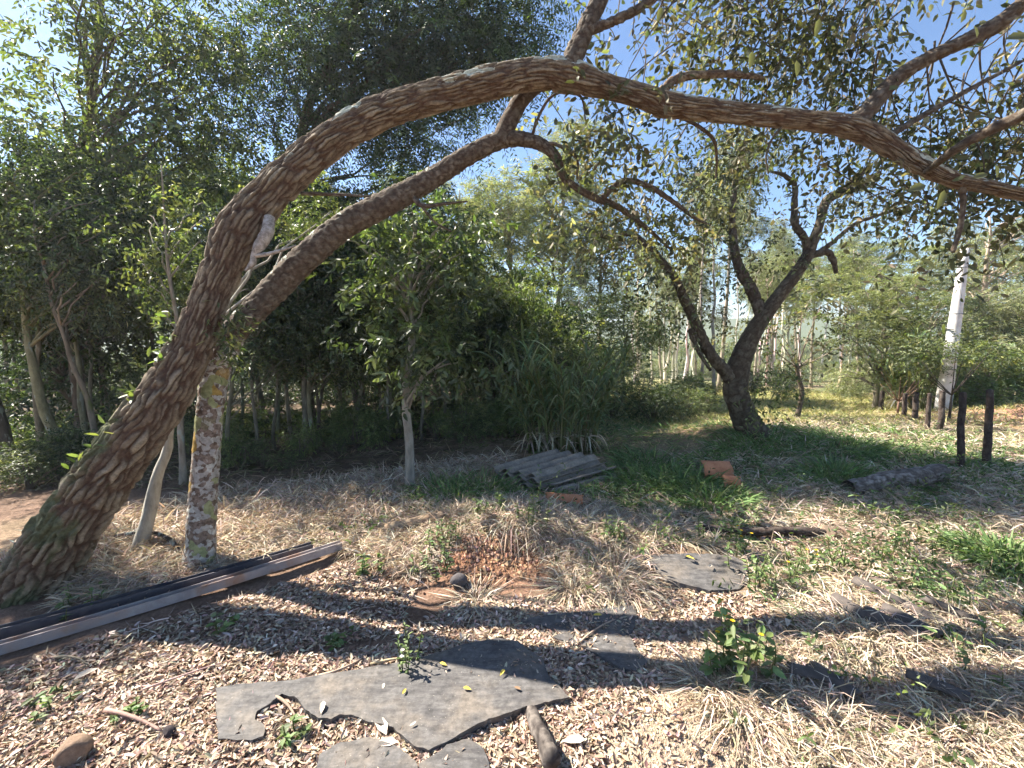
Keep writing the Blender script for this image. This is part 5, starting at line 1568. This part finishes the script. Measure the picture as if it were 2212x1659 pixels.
# --- soil clods on the dug heap and sand crumbs
def clods(name, label, cx_, cy_, sx, sy, n, smin, smax, pal, cat='earth'):
    A = Acc()
    x = cx_ + RNG.normal(size=n) * sx; y = cy_ + RNG.normal(size=n) * sy
    z = hgt(x, y)
    o8 = np.array([(1, 0, 0), (-1, 0, 0), (0, 1, 0), (0, -1, 0), (0, 0, 1), (0, 0, -1)], float)
    f8 = np.array([(0, 2, 4), (2, 1, 4), (1, 3, 4), (3, 0, 4), (2, 0, 5), (1, 2, 5), (3, 1, 5), (0, 3, 5)])
    s = smin * (smax / smin) ** (RNG.random(n) ** 2.2)
    V = np.column_stack([x, y, z + s * .3])[:, None, :] + o8[None] * s[:, None, None] * RNG.uniform(.6, 1.25, (n, 6, 1)) + RNG.normal(size=(n, 6, 3)) * s[:, None, None] * .18
    q = (np.arange(n)[:, None, None] * 6 + f8[None]).reshape(-1, 3)
    q = np.column_stack([q, np.full(len(q), -1)])
    A.add(V.reshape(-1, 3), q, np.repeat(pick(pal, n, .2), 6, 0))
    ob = A.obj(name, M_CLOD, None, False); tag(ob, label, cat, None, 'stuff')


clods('dug_earth', 'crumbly reddish earth thrown up around the burrow', -.02, 3.08, .26, .18, 9000, .004, .020, [(.37, .22, .14), (.43, .28, .185), (.29, .165, .10)])
clods('sand_crumbs', 'pale sandy crumbs of the foreground heap', .72, 1.55, .27, .22, 12000, .0016, .007, [(.48, .38, .275), (.55, .44, .32), (.38, .29, .205)])

# --- single fallen leaves on the boards
leafset = [(700, 1535, .06, 'pale crumpled leaf on the notch side of the large board'), (835, 1600, .11, 'large pale leaf lying in the gap below the large board'), (860, 1615, .09, 'second pale leaf tucked against the large board edge'), (870, 1520, .035, 'yellow leaf near the middle of the large board'), (1000, 1505, .04, 'curled yellow leaf on the sunny half of the large board'), (1090, 1465, .04, 'yellowish leaf under the shadow edge on the board'), (950, 1450, .04, 'yellow leaf at the foot of the thin pale weed'), (830, 1495, .035, 'small olive leaf on the wood side of the board'), (1125, 1510, .035, 'brown leaf near the tip of the large board'), (900, 1580, .03, 'small leaf near the ragged edge of the large board'),
           (1265, 1610, .09, 'large pale leaf on the sand beside the grey stick'), (1310, 1390, .035, 'pale leaf on the shaded point of the middle board'), (1300, 1345, .05, 'yellow leaf on the middle board'), (1530, 1240, .05, 'white leaf on the farthest board'), (1480, 1215, .06, 'yellow curled leaf on the farthest board'), (1940, 1250, .06, 'white leaf in the weeds by the dark tiles'), (1700, 1345, .07, 'pale elongated leaf in the shaded weeds'), (160, 1480, .09, 'pale bark flake in the trunk shadow'), (500, 1330, .07, 'brown leaf in the shade under the rails')]
for k, (u, v, L, lab) in enumerate(leafset):
    A = Acc(); a = RNG.random() * 6.283
    p = G(u, v); p[2] += .045 if (470 < u < 1230 and 1390 < v < 1600) or (1120 < u < 1620 and v < 1400) else .025
    pal = (.55, .42, .08) if 'yellow' in lab else ((.22, .13, .07) if 'brown' in lab else (.60, .52, .42))
    leaves(A, p[None], np.array([[math.cos(a), math.sin(a), .1]]), np.array([[.1, -.2, 1.0]]), L, L * .42, np.array(pal), .5, .3)
    o = A.obj('fallen_leaf', M_LITTER)
    me = o.data
    tag(o, lab, 'leaf', 'single fallen leaves')

# --- twigs lying about
for (u1, v1, u2, v2, r, lab) in [(690, 1470, 790, 1425, .008, 'forked dry twig behind the large board'), (800, 1445, 905, 1428, .007, 'thin dry twig along the back of the large board'), (310, 1500, 480, 1440, .005, 'thin twig lying in the trunk shadow'), (120, 1430, 190, 1445, .006, 'short twig in the shade below the rails'), (230, 1545, 350, 1590, .010, 'pale peeled stick among the sunny leaves'), (1255, 1395, 1330, 1345, .006, 'straw-pale twig on the middle board'), (590, 1515, 640, 1560, .008, 'stick in the notch of the large board'), (1380, 1040, 1490, 1120, .006, 'grey bent twig in front of the lush grass'), (1650, 1160, 1720, 1060, .008, 'pale dry stalk leaning over the straw')]:
    p1, p2 = G(u1, v1), G(u2, v2)
    mid = (p1 + p2) / 2 + np.array([RNG.normal() * .03, RNG.normal() * .03, .03])
    A = Acc(); v_, q_ = tube(bez(p1 + [0, 0, .025], mid + [0, 0, .01], p2 + [0, 0, .02], 10), np.linspace(r, r * .5, 10), 7, .08); A.add(v_, q_, hsvar((.36, .28, .2), 1)[0])
    o = A.obj('dry_twig', M_BARKP); tag(o, lab, 'twig', 'twigs on the ground')
p1 = E(265, 1170, 3.6); p1 = G(262, 1168)
A = Acc(); C = catmull(np.array([G(250, 1172) + [0, 0, .05], G(320, 1168) + [0, 0, .07], G(370, 1185) + [0, 0, .06], G(400, 1215) + [0, 0, .01]]), 14); v_, q_ = tube(C, np.linspace(.012, .018, 14), 8, .06); A.add(v_, q_, (.07, .05, .04))
o = A.obj('dark_root', M_BARK); tag(o, 'dark bent root lying between the pale stem and the lichen trunk', 'root')

# --- dead thorny sapling by the posts
for (u, v, hpx, lab, col) in [(1938, 900, 95, 'leafless brown sapling at the sunny field edge', (.20, .12, .08)), (2050, 905, 150, 'thin dark sapling among the fence posts', (.06, .05, .04))]:
    b = G(u, v); t = thing('sapling', lab, 'sapling', b)
    A = Acc(); h = hpx / F * b[1]
    for k in range(8):
        a = RNG.random() * 6.283; s = b + np.array([0, 0, h * .35]); e = s + np.array([math.cos(a) * h * .4, math.sin(a) * h * .3, h * RNG.uniform(.3, .75)])
        v_, q_ = tube(bez(s, (s + e) / 2 - [0, 0, .05], e, 6), np.linspace(.012, .004, 6), 5); A.add(v_, q_, col)
    v_, q_ = tube(np.array([b - [0, 0, .05], b + [0, 0, h * .2], b + [0, 0, h * .4]]), np.array([.028, .022, .015]), 7); A.add(v_, q_, col)
    A.obj('trunk', M_BARKP, t)
    if 'dark' in lab:
        A = Acc(); crown(A, b + [0, 0, h * .9], (h * .6, h * .5, h * .25), 16, 14, 7, .07, .022, PAL_FOREST, .22, .2, False, .14); A.obj('crown', M_LEAF, t)['kind'] = 'stuff'

print('tris', sum(len(m_.loop_triangles) or sum(len(p.vertices) - 2 for p in m_.polygons) if len(m_.polygons) < 5000 else len(m_.polygons) * 2 for m_ in bpy.data.meshes))

# ================================================================== HAZE
m, nt, N_, L_, p_ = base_mat('haze_air')
N_.remove(p_)
pv = N_.new('ShaderNodeVolumePrincipled')
pv.inputs['Color'].default_value = (.86, .92, 1.0, 1); pv.inputs['Density'].default_value = HAZE; pv.inputs['Anisotropy'].default_value = .3
L_.new(pv.outputs[0], N_['Material Output'].inputs['Volume'])
zt = 19.0; zb = -14.0
V = [(x, y, z) for x in (-1520, 1520) for y in (-320, 2220) for z in (zb, zt)]
q = [[0, 1, 3, 2], [4, 6, 7, 5], [0, 4, 5, 1], [2, 3, 7, 6], [0, 2, 6, 4], [1, 5, 7, 3]]
if HAZE > 0:
    o = link('haze', mesh_np('haze', np.array(V, float), np.array(q), None, m, False))
    tag(o, 'thin pale haze in the air over the clearing', 'haze', None, 'stuff')
